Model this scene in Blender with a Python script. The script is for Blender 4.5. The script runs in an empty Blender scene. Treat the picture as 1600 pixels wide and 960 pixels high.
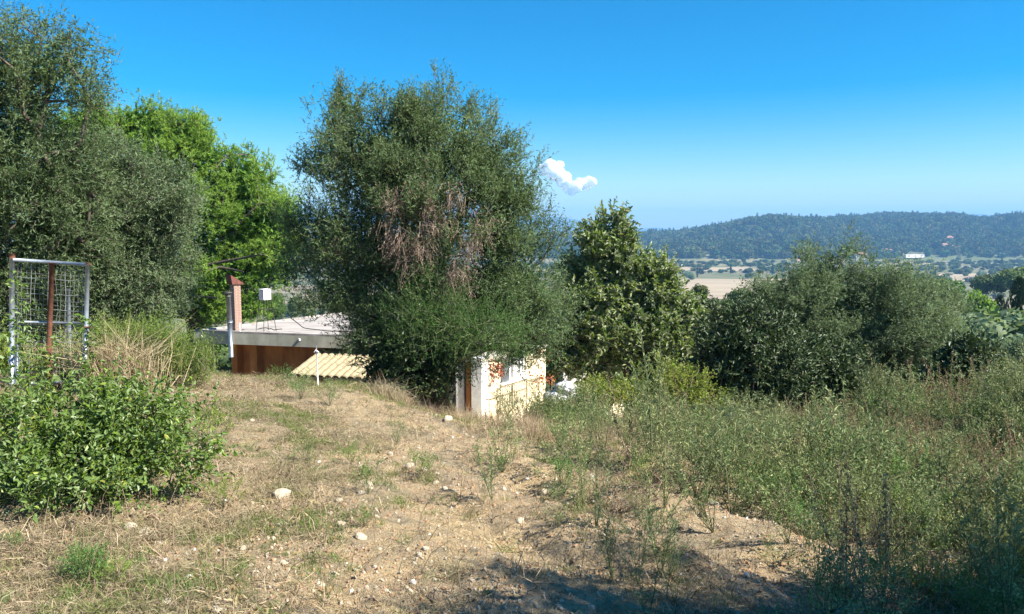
import bpy, math, random
import numpy as np
from math import radians
from mathutils import Vector, Matrix

sc = bpy.context.scene
COL = sc.collection
RNG = np.random.default_rng(7)
random.seed(7)

# ------------------------------------------------------------ camera, sky, sun
F, CX, CY, CAMH, PITCH = 1200.0, 800.0, 480.0, 1.6, math.atan(125 / 1200.0)
cam = bpy.data.cameras.new('camera')
camo = bpy.data.objects.new('camera', cam)
COL.objects.link(camo)
camo.location = (0, 0, CAMH)
camo.rotation_euler = (math.pi / 2 - PITCH, 0, 0)
cam.sensor_width = 36.0
cam.lens = 36.0 * F / 1600.0
cam.clip_start = 0.05
cam.clip_end = 60000
sc.camera = camo

SUN_AZ = (0.93, -0.368)          # horizontal direction towards the sun
SUN_EL = radians(44)
world = bpy.data.worlds.new('World')
sc.world = world
world.use_nodes = True
nt = world.node_tree
nt.nodes.clear()
sky = nt.nodes.new('ShaderNodeTexSky')
sky.sky_type = 'NISHITA'
sky.sun_disc = False
sky.sun_elevation = SUN_EL
sky.sun_rotation = math.atan2(SUN_AZ[0], SUN_AZ[1])
sky.altitude = 50
sky.air_density = 1.0
sky.dust_density = 0.3
sky.ozone_density = 4.0
hs = nt.nodes.new('ShaderNodeHueSaturation')
hs.inputs['Saturation'].default_value = 1.7
hs.inputs['Hue'].default_value = 0.498
bg = nt.nodes.new('ShaderNodeBackground')
bg.inputs['Strength'].default_value = 0.066
wo = nt.nodes.new('ShaderNodeOutputWorld')
nt.links.new(sky.outputs[0], hs.inputs['Color'])
nt.links.new(hs.outputs[0], bg.inputs[0])
nt.links.new(bg.outputs[0], wo.inputs[0])

sl = bpy.data.lights.new('sun', 'SUN')
sl.energy = 5.0
sl.angle = radians(0.5)
sl.color = (1.0, 0.95, 0.86)
so = bpy.data.objects.new('sun', sl)
COL.objects.link(so)
sdir = Vector((SUN_AZ[0] * math.cos(SUN_EL), SUN_AZ[1] * math.cos(SUN_EL), math.sin(SUN_EL)))
so.rotation_euler = sdir.to_track_quat('Z', 'Y').to_euler()
so.location = (20, -5, 20)

sc.view_settings.view_transform = 'Standard'
sc.view_settings.look = 'None'
sc.view_settings.exposure = 1.42
sc.view_settings.gamma = 1.0
sc.cycles.max_bounces = 6
sc.cycles.diffuse_bounces = 3
sc.cycles.transmission_bounces = 4
sc.cycles.transparent_max_bounces = 8
sc.cycles.volume_bounces = 0
sc.cycles.use_denoising = True


def pt(px, py, d):
    """world point seen at photo pixel px, py at distance d ahead of the camera"""
    u, v = (px - CX) / F, (py - CY) / F
    cp, sp = math.cos(PITCH), math.sin(PITCH)
    dy, dz = cp - v * sp, -sp - v * cp
    t = d / dy
    return np.array((u * t, d, CAMH + dz * t))


# ------------------------------------------------------------ numeric helpers
def sstep(a, b, x):
    t = np.clip((x - a) / (b - a), 0, 1)
    return t * t * (3 - 2 * t)


def _h(ix, iy, s):
    n = np.sin(ix * 127.1 + iy * 311.7 + s * 74.7) * 43758.5453
    return n - np.floor(n)


def vnoise(x, y, s=0.0):
    x = np.asarray(x, float); y = np.asarray(y, float)
    ix, iy = np.floor(x), np.floor(y)
    fx, fy = x - ix, y - iy
    fx = fx * fx * (3 - 2 * fx); fy = fy * fy * (3 - 2 * fy)
    a, b = _h(ix, iy, s), _h(ix + 1, iy, s)
    c, d = _h(ix, iy + 1, s), _h(ix + 1, iy + 1, s)
    return (a * (1 - fx) + b * fx) * (1 - fy) + (c * (1 - fx) + d * fx) * fy


def fbm(x, y, o=4, s=0.0):
    r, a, t = 0.0, 1.0, 0.0
    for k in range(o):
        r = r + a * vnoise(x * 2 ** k, y * 2 ** k, s + k * 3.1); t += a; a *= .5
    return r / t


def unit(v):
    return v / np.maximum(np.linalg.norm(v, axis=-1, keepdims=True), 1e-9)


RIDGE_PX = np.array([-900, 0, 500, 850, 960, 1060, 1120, 1160, 1230, 1300, 1380, 1450, 1520, 1560, 1600, 1700, 2000, 2600])
RIDGE_Z = np.array([-60, -60, -45, -36, -30, -22, -5, 5, 13, 17, 18, 20, 15, 18, 26, 30, 20, 4])
MT_PX = np.array([-2500, -400, 200, 420, 480, 540, 700, 850, 885, 910, 960, 1000, 1025, 1065, 1150, 1350, 1420, 1500, 1560, 1700, 2200, 4000])
MT_Z = np.array([30, 60, 90, 150, 185, 170, 200, 130, 110, 70, 10, -18, -12, -50, -45, 100, 150, 158, 135, 60, 50, 40])


def crest(x):
    return 13.0 + .8 * sstep(0, 5, x)


def gz(x, y):
    x = np.asarray(x, float); y = np.asarray(y, float)
    k = 0.058 + 0.062 * sstep(-4.5, 1.0, x) + 0.05 * sstep(1.0, 3.5, x) - 0.035 * sstep(6.0, 9.0, x)
    yc = crest(x)
    z = -k * np.clip(y, -30, None)
    z = np.where(y < 0, -0.02 * y, z)
    dip = .16 * sstep(-6.5, -5, x) * (1 - sstep(-3.4, -2.4, x)) * sstep(9, 12.4, y) + .35 * sstep(-2.6, -.9, x) * (1 - sstep(1.6, 3.2, x)) * sstep(10.3, 12.4, y)
    z = z - dip
    zc = -k * yc - dip
    over = np.maximum(y - yc, 0)
    zb = np.maximum(zc - 0.42 * over, -4.3)
    zb = np.where(y > 27, -4.3 - 0.19 * (y - 27), zb)
    z = np.where(y > yc, zb, z)
    z = z + 0.35 * sstep(-4.5, -9, x) * sstep(2, 8, y) * (1 - sstep(14, 20, y))
    # near relief: tractor ruts running down to the right, and humps
    near = 1 - sstep(16, 26, y)
    q = (y * 0.62 + x * 0.78)
    rut = np.sin(q * 5.2 + 1.6 * fbm(x * .8, y * .8, 2, 5)) * sstep(-1.6, .3, x) * (1 - sstep(3.2, 4.5, x)) * sstep(4.0, 5.2, y) * (1 - sstep(8.5, 10, y))
    z = z + near * (0.085 * rut + 0.16 * (fbm(x * .45, y * .45, 3, 1) - .5) + 0.05 * (fbm(x * 2.2, y * 2.2, 3, 2) - .5)
                    + 0.075 * (fbm(x * 6, y * 6, 3, 3) - .5) * (.5 + sstep(-2, -.8, x) * (1 - sstep(2.5, 4, x))))
    # far: valley floor, wooded ridge and mountains
    z = np.maximum(z, -60 + 1.2 * (fbm(x / 90, y / 90, 3, 9) - .5) * sstep(150, 400, y))
    yy = np.maximum(y, 1.0)
    px = CX + x / yy * F
    rz = np.interp(px, RIDGE_PX, RIDGE_Z) + (42 * (fbm(x / 230, y / 230, 3, 4) - .5) + 12 * (vnoise(x / 65, y / 90, 14) - .5)) * sstep(1040, 1200, px)
    up = .35 * sstep(1330, 1560, y + 160 * (vnoise(x / 260, y / 400, 2) - .5)) + .65 * sstep(1560, 2050, y + 220 * (vnoise(x / 200, y / 300, 6) - .5))
    z = z + (rz + 60) * up * (1 - .7 * sstep(2300, 4200, y))
    mz = np.interp(px, MT_PX, MT_Z) + 26 * (fbm(px / 34, y / 900, 4, 8) - .5)
    z = np.where(y > 5200, np.maximum(z, -60 + (mz + 60) * sstep(7000, 9000, y)), z)
    return z


def gz1(x, y):
    return float(gz(np.array([x]), np.array([y]))[0])


# ------------------------------------------------------------ tags and meshes
def tag(o, label=None, cat=None, group=None, kind=None):
    if label: o['label'] = label
    if cat: o['category'] = cat
    if group: o['group'] = group
    if kind: o['kind'] = kind
    return o


def empty(name, loc=(0, 0, 0), rz=0.0):
    o = bpy.data.objects.new(name, None)
    o.empty_display_size = .2
    COL.objects.link(o)
    o.location = [float(c) for c in loc]
    o.rotation_euler = (0, 0, rz)
    return o


def copy_tree(o, parent=None):
    c = o.copy()
    COL.objects.link(c)
    c.parent = parent
    for ch in o.children:
        copy_tree(ch, c)
    return c


class MB:
    def __init__(self):
        self.v, self.f, self.t, self.n = [], [], [], 0

    def add(self, v, f, mat=0, tint=0.5, smooth=False):
        v = np.asarray(v, float).reshape(-1, 3)
        f = np.asarray(f, int)
        self.v.append(v)
        t = np.broadcast_to(np.asarray(tint, float), (len(v),)) if np.ndim(tint) < 2 else tint
        self.t.append(t)
        self.f.append((f + self.n, mat, smooth))
        self.n += len(v)
        return self

    def box(self, c, s, rz=0, mat=0, R=None, tint=.5):
        c = np.array(c, float); s = np.array(s, float) / 2
        k = np.array([(a, b, d) for a in (-1, 1) for b in (-1, 1) for d in (-1, 1)], float) * s
        if R is None:
            ca, sa = math.cos(rz), math.sin(rz)
            R = np.array([[ca, -sa, 0], [sa, ca, 0], [0, 0, 1]])
        k = k @ np.array(R).T + c
        f = [(0, 1, 3, 2), (4, 6, 7, 5), (0, 4, 5, 1), (2, 3, 7, 6), (0, 2, 6, 4), (1, 5, 7, 3)]
        return self.add(k, f, mat, tint)

    def hexa(self, bottom, top, mat=0, tint=.5):
        """solid between two polygons of the same corner count (counter-clockwise)"""
        n = len(bottom)
        v = np.array(list(bottom) + list(top), float)
        for i in range(n):
            j = (i + 1) % n
            self.f.append((np.array([(i, j, n + j, n + i)]) + self.n, mat, False))
        self.f.append((np.array([tuple(range(n - 1, -1, -1))]) + self.n, mat, False))
        self.f.append((np.array([tuple(range(n, 2 * n))]) + self.n, mat, False))
        self.v.append(v); self.t.append(np.full(2 * n, tint)); self.n += 2 * n
        return self

    def tube(self, pts, r, sides=8, mat=0, caps=True, tint=.5):
        pts = np.array(pts, float)
        r = np.broadcast_to(np.asarray(r, float), (len(pts),))
        T = unit(np.gradient(pts, axis=0))
        up = np.array([0, 0, 1.0]) if abs(T[0][2]) < .9 else np.array([1.0, 0, 0])
        A = unit(np.cross(T, up)); B = np.cross(T, A)
        an = np.linspace(0, 2 * math.pi, sides, endpoint=False)
        v = pts[:, None] + r[:, None, None] * (np.cos(an)[None, :, None] * A[:, None] + np.sin(an)[None, :, None] * B[:, None])
        n = len(pts)
        i = np.arange(n - 1)[:, None] * sides; j = np.arange(sides)[None]; j2 = (j + 1) % sides
        f = np.stack([i + j, i + j2, i + sides + j2, i + sides + j], -1).reshape(-1, 4)
        b = self.n
        self.add(v.reshape(-1, 3), f, mat, tint, True)
        if caps:
            self.f.append((np.array([list(range(sides))]) + b, mat, False))
            self.f.append((np.array([list(range(sides))[::-1]]) + b + (n - 1) * sides, mat, False))
        return self

    def segs(self, P0, P1, R0, R1, sides=5, mat=0, tint=.5):
        P0, P1 = np.asarray(P0), np.asarray(P1)
        n = len(P0)
        if n == 0: return self
        T = unit(P1 - P0)
        up = np.where(np.abs(T[:, 2:3]) < .9, np.array([[0, 0, 1.0]]), np.array([[1.0, 0, 0]]))
        A = unit(np.cross(T, up)); B = np.cross(T, A)
        an = np.linspace(0, 2 * math.pi, sides, endpoint=False)
        ring = np.cos(an)[None, :, None] * A[:, None] + np.sin(an)[None, :, None] * B[:, None]
        a = P0[:, None] + ring * np.asarray(R0)[:, None, None]
        b = P1[:, None] + ring * np.asarray(R1)[:, None, None]
        v = np.concatenate([a, b], 1).reshape(-1, 3)
        j = np.arange(sides); j2 = (j + 1) % sides
        q = np.stack([j, j2, sides + j2, sides + j], -1)
        f = (np.arange(n)[:, None, None] * 2 * sides + q[None]).reshape(-1, 4)
        return self.add(v, f, mat, tint, True)

    def leaves(self, P, D, N, L, W, mat=0, tint=None, shape='diamond', fold=.25, curl=0.0):
        P, D = np.asarray(P, float), unit(np.asarray(D, float))
        n = len(P)
        if n == 0: return self
        S = unit(np.cross(D, N)); U = np.cross(S, D)
        L = np.broadcast_to(L, (n,))[:, None]; W = np.broadcast_to(W, (n,))[:, None]
        if tint is None: tint = RNG.random(n)
        tint = np.broadcast_to(tint, (n,))
        if shape == 'tri':
            v = np.stack([P - S * W / 2, P + S * W / 2, P + D * L], 1)
            f = np.array([[0, 1, 2]]); k = 3
        elif shape == 'diamond':
            m = P + D * L * .45
            v = np.stack([P, m - S * W / 2 + U * W * fold, P + D * L - U * L * curl, m + S * W / 2 + U * W * fold], 1)
            f = np.array([[0, 1, 2], [0, 2, 3]]); k = 4
        else:
            a = P + D * L * .30; b = P + D * L * .68
            v = np.stack([P, a - S * W * .48 + U * W * fold, b - S * W * .34 + U * (W * fold - L * curl * .5),
                          P + D * L - U * L * curl, b + S * W * .34 + U * (W * fold - L * curl * .5), a + S * W * .48 + U * W * fold], 1)
            f = np.array([[0, 1, 2, 3], [0, 3, 4, 5]]); k = 6
        F_ = (np.arange(n)[:, None, None] * k + f[None]).reshape(-1, f.shape[1])
        return self.add(v.reshape(-1, 3), F_, mat, np.repeat(tint, k))

    def mesh(self, name, mats):
        me = bpy.data.meshes.new(name)
        V = np.concatenate(self.v)
        loops = np.concatenate([f.reshape(-1) for f, _, _ in self.f])
        tot = np.concatenate([np.full(len(f), f.shape[1]) for f, _, _ in self.f])
        mi = np.concatenate([np.full(len(f), m) for f, m, _ in self.f])
        sm = np.concatenate([np.full(len(f), s) for f, _, s in self.f])
        me.vertices.add(len(V)); me.vertices.foreach_set('co', V.ravel().astype(np.float32))
        me.loops.add(len(loops)); me.loops.foreach_set('vertex_index', loops.astype(np.int32))
        me.polygons.add(len(tot))
        st = np.concatenate([[0], np.cumsum(tot)[:-1]])
        me.polygons.foreach_set('loop_start', st.astype(np.int32))
        me.polygons.foreach_set('material_index', mi.astype(np.int32))
        me.polygons.foreach_set('use_smooth', sm.astype(bool))
        me.update(calc_edges=True)
        at = me.attributes.new('tint', 'FLOAT', 'POINT')
        at.data.foreach_set('value', np.concatenate(self.t).astype(np.float32))
        for m in (mats if isinstance(mats, (list, tuple)) else [mats]):
            me.materials.append(m)
        return me

    def build(self, name, mats, parent=None):
        o = bpy.data.objects.new(name, self.mesh(name, mats))
        COL.objects.link(o)
        if parent is not None: o.parent = parent
        return o


# ------------------------------------------------------------ materials
def new_mat(name):
    m = bpy.data.materials.new(name); m.use_nodes = True
    n = m.node_tree; n.nodes.clear()
    out = n.nodes.new('ShaderNodeOutputMaterial')
    return m, n, out


def N_(n, kind, **kw):
    x = n.nodes.new(kind)
    for k, v in kw.items():
        if hasattr(x, k) and k not in ('Scale',): setattr(x, k, v)
        else: x.inputs[k].default_value = v
    return x


def ramp(n, stops, interp='LINEAR'):
    r = n.nodes.new('ShaderNodeValToRGB')
    r.color_ramp.interpolation = interp
    e = r.color_ramp.elements
    while len(e) > 1: e.remove(e[-1])
    e[0].position, e[0].color = stops[0][0], (*stops[0][1], 1)
    for p, c in stops[1:]:
        x = e.new(p); x.color = (*c, 1)
    return r


def leafmat(name, stops, back=None, transl=.3, rough=.55, rand=.25, spec=.3):
    m, n, out = new_mat(name)
    at = N_(n, 'ShaderNodeAttribute', attribute_name='tint')
    oi = n.nodes.new('ShaderNodeObjectInfo')
    r = ramp(n, stops)
    tcx = n.nodes.new('ShaderNodeTexCoord'); pn = N_(n, 'ShaderNodeTexNoise'); pn.inputs['Scale'].default_value = 2.3; pn.inputs['Detail'].default_value = 3
    n.links.new(tcx.outputs['Object'], pn.inputs['Vector'])
    pa = N_(n, 'ShaderNodeMath', operation='MULTIPLY_ADD'); n.links.new(pn.outputs['Fac'], pa.inputs[0]); pa.inputs[1].default_value = .9; pa.inputs[2].default_value = -.45
    pb2 = N_(n, 'ShaderNodeMath', operation='ADD', use_clamp=True); n.links.new(pa.outputs[0], pb2.inputs[0]); n.links.new(at.outputs['Fac'], pb2.inputs[1])
    n.links.new(pb2.outputs[0], r.inputs[0])
    hsv = n.nodes.new('ShaderNodeHueSaturation')
    mr = N_(n, 'ShaderNodeMapRange'); mr.inputs['To Min'].default_value = 1 - rand; mr.inputs['To Max'].default_value = 1 + rand
    n.links.new(oi.outputs['Random'], mr.inputs['Value'])
    n.links.new(mr.outputs[0], hsv.inputs['Value'])
    wn = N_(n, 'ShaderNodeTexWhiteNoise', noise_dimensions='1D'); n.links.new(oi.outputs['Random'], wn.inputs['W'])
    mh = N_(n, 'ShaderNodeMapRange'); mh.inputs['To Min'].default_value = .5 - rand * .14; mh.inputs['To Max'].default_value = .5 + rand * .07
    n.links.new(wn.outputs['Value'], mh.inputs['Value']); n.links.new(mh.outputs[0], hsv.inputs['Hue'])
    n.links.new(r.outputs[0], hsv.inputs['Color'])
    col = hsv.outputs[0]
    if back:
        ge = n.nodes.new('ShaderNodeNewGeometry')
        mx = N_(n, 'ShaderNodeMix', data_type='RGBA')
        mx.inputs[7].default_value = (*back, 1)
        n.links.new(ge.outputs['Backfacing'], mx.inputs[0]); n.links.new(col, mx.inputs[6])
        col = mx.outputs[2]
    p = n.nodes.new('ShaderNodeBsdfPrincipled')
    p.inputs['Roughness'].default_value = rough
    p.inputs['Specular IOR Level'].default_value = spec
    n.links.new(col, p.inputs['Base Color'])
    t = n.nodes.new('ShaderNodeBsdfTranslucent')
    g = N_(n, 'ShaderNodeHueSaturation'); g.inputs['Hue'].default_value = .48; g.inputs['Value'].default_value = 1.5; g.inputs['Saturation'].default_value = 1.1
    n.links.new(col, g.inputs['Color']); n.links.new(g.outputs[0], t.inputs[0])
    mix = n.nodes.new('ShaderNodeMixShader'); mix.inputs[0].default_value = transl
    n.links.new(p.outputs[0], mix.inputs[1]); n.links.new(t.outputs[0], mix.inputs[2])
    n.links.new(mix.outputs[0], out.inputs[0])
    return m


def surf(name, c1, c2=None, scale=8, rough=.8, metal=0, bump=.3, c3=None, detail=6, spec=.3, stretch=None):
    m, n, out = new_mat(name)
    tc = n.nodes.new('ShaderNodeTexCoord')
    src = tc.outputs['Object']
    if stretch:
        mp = n.nodes.new('ShaderNodeMapping'); mp.inputs['Scale'].default_value = stretch
        n.links.new(src, mp.inputs[0]); src = mp.outputs[0]
    no = N_(n, 'ShaderNodeTexNoise'); no.inputs['Scale'].default_value = scale; no.inputs['Detail'].default_value = detail; no.inputs['Roughness'].default_value = .65
    n.links.new(src, no.inputs['Vector'])
    c2 = c2 or tuple(x * .7 for x in c1)
    st = [(.35, c2), (.62, c1)]
    if c3: st.append((.74, c3))
    r = ramp(n, st)
    n.links.new(no.outputs['Fac'], r.inputs[0])
    p = n.nodes.new('ShaderNodeBsdfPrincipled')
    p.inputs['Roughness'].default_value = rough; p.inputs['Metallic'].default_value = metal; p.inputs['Specular IOR Level'].default_value = spec
    n.links.new(r.outputs[0], p.inputs['Base Color'])
    b = n.nodes.new('ShaderNodeBump'); b.inputs['Strength'].default_value = bump; b.inputs['Distance'].default_value = .02
    n.links.new(no.outputs['Fac'], b.inputs['Height']); n.links.new(b.outputs[0], p.inputs['Normal'])
    n.links.new(p.outputs[0], out.inputs[0])
    return m


M = {}
M['olive'] = leafmat('olive_leaves', [(0, (.035, .07, .02)), (.5, (.085, .145, .042)), (.85, (.155, .23, .085)), (1, (.28, .36, .19))], back=(.15, .215, .10), transl=.38, rough=.6, rand=.06, spec=.15)
M['olive_grey'] = leafmat('olive_leaves_greyer', [(0, (.045, .08, .028)), (.5, (.11, .17, .062)), (.85, (.19, .26, .12)), (1, (.32, .39, .23))], back=(.19, .255, .14), transl=.40, rough=.6, rand=.06, spec=.15)
M['pine'] = leafmat('pine_needles', [(0, (.05, .12, .018)), (.5, (.145, .27, .034)), (1, (.29, .42, .08))], transl=.35, rough=.6, rand=.05)
M['pear'] = leafmat('broad_leaves', [(0, (.055, .11, .016)), (.6, (.15, .23, .042)), (.92, (.25, .32, .085)), (1, (.36, .41, .18))], back=(.28, .31, .18), transl=.28, rough=.5, rand=.08, spec=.35)
M['citrus'] = leafmat('dark_glossy_leaves', [(0, (.02, .040, .010)), (.7, (.045, .080, .018)), (1, (.11, .14, .04))], back=(.10, .135, .06), transl=.15, rough=.48, rand=.1, spec=.3)
M['bush'] = leafmat('bush_leaves', [(0, (.045, .095, .010)), (.6, (.11, .20, .022)), (.9, (.22, .33, .05)), (1, (.36, .38, .08))], back=(.14, .21, .06), transl=.3, rough=.45, rand=.12, spec=.45)
M['yellowgreen'] = leafmat('yellow_green_leaves', [(0, (.09, .16, .02)), (.6, (.19, .27, .045)), (1, (.34, .38, .10))], transl=.35, rough=.6, rand=.1)
M['feather'] = leafmat('feathery_leaves', [(0, (.04, .10, .02)), (.6, (.085, .19, .035)), (1, (.16, .28, .07))], transl=.3, rough=.6, rand=.1)
M['ivy'] = leafmat('ivy_leaves', [(0, (.02, .04, .012)), (.7, (.045, .08, .022)), (1, (.12, .13, .04))], transl=.15, rough=.45, rand=.1)
M['redleaf'] = leafmat('red_creeper_leaves', [(0, (.16, .035, .02)), (.6, (.28, .08, .04)), (1, (.38, .22, .07))], transl=.25, rough=.5, rand=.1)
M['weed'] = leafmat('grey_green_weed', [(0, (.08, .12, .04)), (.5, (.17, .225, .085)), (.8, (.26, .31, .13)), (1, (.38, .37, .18))], transl=.25, rough=.7, rand=.25)
M['weed2'] = leafmat('fresh_green_weed', [(0, (.06, .13, .03)), (.5, (.13, .23, .055)), (1, (.2, .29, .09))], transl=.3, rough=.65, rand=.25)
M['brownweed'] = leafmat('brown_seed_heads', [(0, (.11, .085, .035)), (.5, (.23, .18, .085)), (1, (.40, .34, .18))], transl=.15, rough=.8, rand=.25)
M['straw'] = leafmat('dry_straw', [(0, (.20, .15, .085)), (.5, (.36, .28, .16)), (1, (.55, .46, .29))], transl=.2, rough=.7, rand=.25)
M['deadgrass'] = leafmat('dead_grass', [(0, (.13, .11, .06)), (.5, (.27, .23, .13)), (1, (.47, .41, .26))], transl=.1, rough=.85, rand=.25)
M['grass'] = leafmat('low_green_grass', [(0, (.06, .11, .02)), (.6, (.13, .19, .045)), (1, (.26, .30, .10))], transl=.3, rough=.7, rand=.25)
M['deadtwig'] = leafmat('dead_brown_twigs', [(0, (.14, .10, .07)), (.6, (.27, .20, .145)), (1, (.42, .34, .27))], transl=.1, rough=.85, rand=.05)
M['farleaf'] = leafmat('distant_foliage', [(0, (.03, .055, .018)), (.5, (.065, .10, .03)), (1, (.12, .15, .05))], transl=0, rough=.9, rand=.6, spec=.05)
M['bark'] = surf('bark', (.14, .11, .085), (.045, .035, .028), 14, .95, bump=.9, stretch=(1, 1, .3))
M['stem'] = surf('green_stem', (.14, .15, .07), (.07, .08, .035), 20, .8)
M['drystem'] = surf('dry_stem', (.34, .25, .16), (.17, .115, .07), 20, .85)
M['rock'] = surf('pale_rock', (.60, .51, .38), (.36, .28, .18), 9, .9, bump=.6, c3=(.62, .57, .47))
M['whiterock'] = surf('white_rock', (.80, .78, .72), (.58, .52, .43), 9, .85, bump=.5)
M['brownrock'] = surf('brown_rock', (.27, .20, .13), (.14, .10, .07), 12, .9, bump=.7)
M['concrete'] = surf('weathered_concrete', (.44, .40, .36), (.20, .175, .16), 2.2, .9, c3=(.58, .53, .49), stretch=(.35, 3.0, 1))
M['fascia'] = surf('concrete_fascia', (.56, .53, .42), (.34, .32, .24), 2.6, .9, c3=(.62, .60, .50), stretch=(1, 1, .4), detail=9)
M['orange'] = surf('orange_render', (.52, .22, .07), (.27, .105, .04), 2.2, .9, bump=.2, detail=9, stretch=(1, 1, .35))
M['cream'] = surf('cream_render', (.80, .69, .50), (.70, .57, .38), 1.3, .9, bump=.1)
M['white'] = surf('white_paint', (.82, .82, .80), (.62, .62, .58), 5, .55, bump=.1)
M['brick'] = surf('pink_brick', (.40, .26, .20), (.24, .145, .11), 12, .9, bump=.4)
M['mortar'] = surf('grey_mortar', (.46, .40, .35), (.33, .28, .24), 16, .95)
M['redclay'] = surf('red_clay', (.19, .07, .05), (.10, .038, .03), 7, .85)
M['flue'] = surf('dull_metal', (.34, .37, .40), (.18, .20, .23), 5, .4, .75, .1)
M['galv'] = surf('galvanised_steel', (.38, .42, .47), (.24, .27, .31), 9, .42, .45, .1, c3=(.68, .71, .74))
M['rust'] = surf('rusty_steel', (.17, .07, .04), (.085, .035, .022), 13, .85, .15, .4)
M['wire'] = surf('wire_mesh_steel', (.36, .39, .36), (.24, .25, .23), 8, .5, .5)
M['darkiron'] = surf('dark_iron', (.09, .085, .08), (.05, .045, .04), 8, .6, .4)
M['grille'] = surf('painted_iron', (.40, .38, .30), (.28, .25, .19), 8, .6, .2)
M['tile'] = surf('straw_coloured_tile', (.40, .33, .20), (.19, .15, .09), 4, .9, bump=.3, c3=(.50, .43, .28))
M['darkwood'] = surf('dark_wood', (.09, .05, .032), (.05, .028, .018), 6, .8)
M['tank'] = surf('white_tank', (.84, .84, .84), (.68, .68, .68), 4, .5, bump=.05)
M['bag'] = surf('white_sacking', (.70, .70, .72), (.38, .39, .42), 14, .7, bump=.8)
M['farwall'] = surf('pale_house_wall', (.78, .74, .68), (.66, .60, .54), .3, .9)
M['farroof'] = surf('terracotta_roof', (.40, .20, .14), (.28, .13, .09), .5, .9)
M['glass'] = surf('dark_window_glass', (.05, .06, .065), (.025, .03, .035), 2, .08, spec=.7, bump=0)
M['cypress'] = leafmat('cypress_foliage', [(0, (.014, .03, .010)), (.6, (.03, .055, .017)), (1, (.06, .09, .03))], transl=.05, rough=.8, rand=.1)
M['mid'] = leafmat('mid_distance_foliage', [(0, (.03, .06, .014)), (.5, (.07, .12, .024)), (1, (.14, .20, .05))], transl=.2, rough=.7, rand=.35)
M['reed'] = leafmat('reed_foliage', [(0, (.08, .11, .04)), (.6, (.15, .19, .08)), (1, (.25, .27, .14))], transl=.2, rough=.7, rand=.1)


def cloud_mat():
    m, n, out = new_mat('cloud_vapour')
    p = n.nodes.new('ShaderNodeBsdfPrincipled')
    p.inputs['Base Color'].default_value = (.96, .96, .96, 1); p.inputs['Roughness'].default_value = 1
    p.inputs['Specular IOR Level'].default_value = 0
    p.inputs['Subsurface Weight'].default_value = 1.0
    p.inputs['Subsurface Radius'].default_value = (1, 1, 1)
    p.inputs['Subsurface Scale'].default_value = 70.0
    t = n.nodes.new('ShaderNodeBsdfTranslucent'); t.inputs[0].default_value = (.96, .96, .96, 1)
    a = n.nodes.new('ShaderNodeMixShader'); a.inputs[0].default_value = .25
    n.links.new(p.outputs[0], a.inputs[1]); n.links.new(t.outputs[0], a.inputs[2])
    lw = n.nodes.new('ShaderNodeLayerWeight'); lw.inputs['Blend'].default_value = .35
    tc = n.nodes.new('ShaderNodeTexCoord')
    no = N_(n, 'ShaderNodeTexNoise'); no.inputs['Scale'].default_value = .018; no.inputs['Detail'].default_value = 5
    n.links.new(tc.outputs['Object'], no.inputs[0])
    ad = N_(n, 'ShaderNodeMath', operation='MULTIPLY'); n.links.new(lw.outputs['Facing'], ad.inputs[0]); n.links.new(no.outputs[0], ad.inputs[1])
    r = ramp(n, [(.10, (0, 0, 0)), (.36, (1, 1, 1))]); n.links.new(ad.outputs[0], r.inputs[0])
    tr = n.nodes.new('ShaderNodeBsdfTransparent')
    mx = n.nodes.new('ShaderNodeMixShader')
    n.links.new(r.outputs[0], mx.inputs[0]); n.links.new(a.outputs[0], mx.inputs[1]); n.links.new(tr.outputs[0], mx.inputs[2])
    n.links.new(mx.outputs[0], out.inputs[0])
    return m


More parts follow.
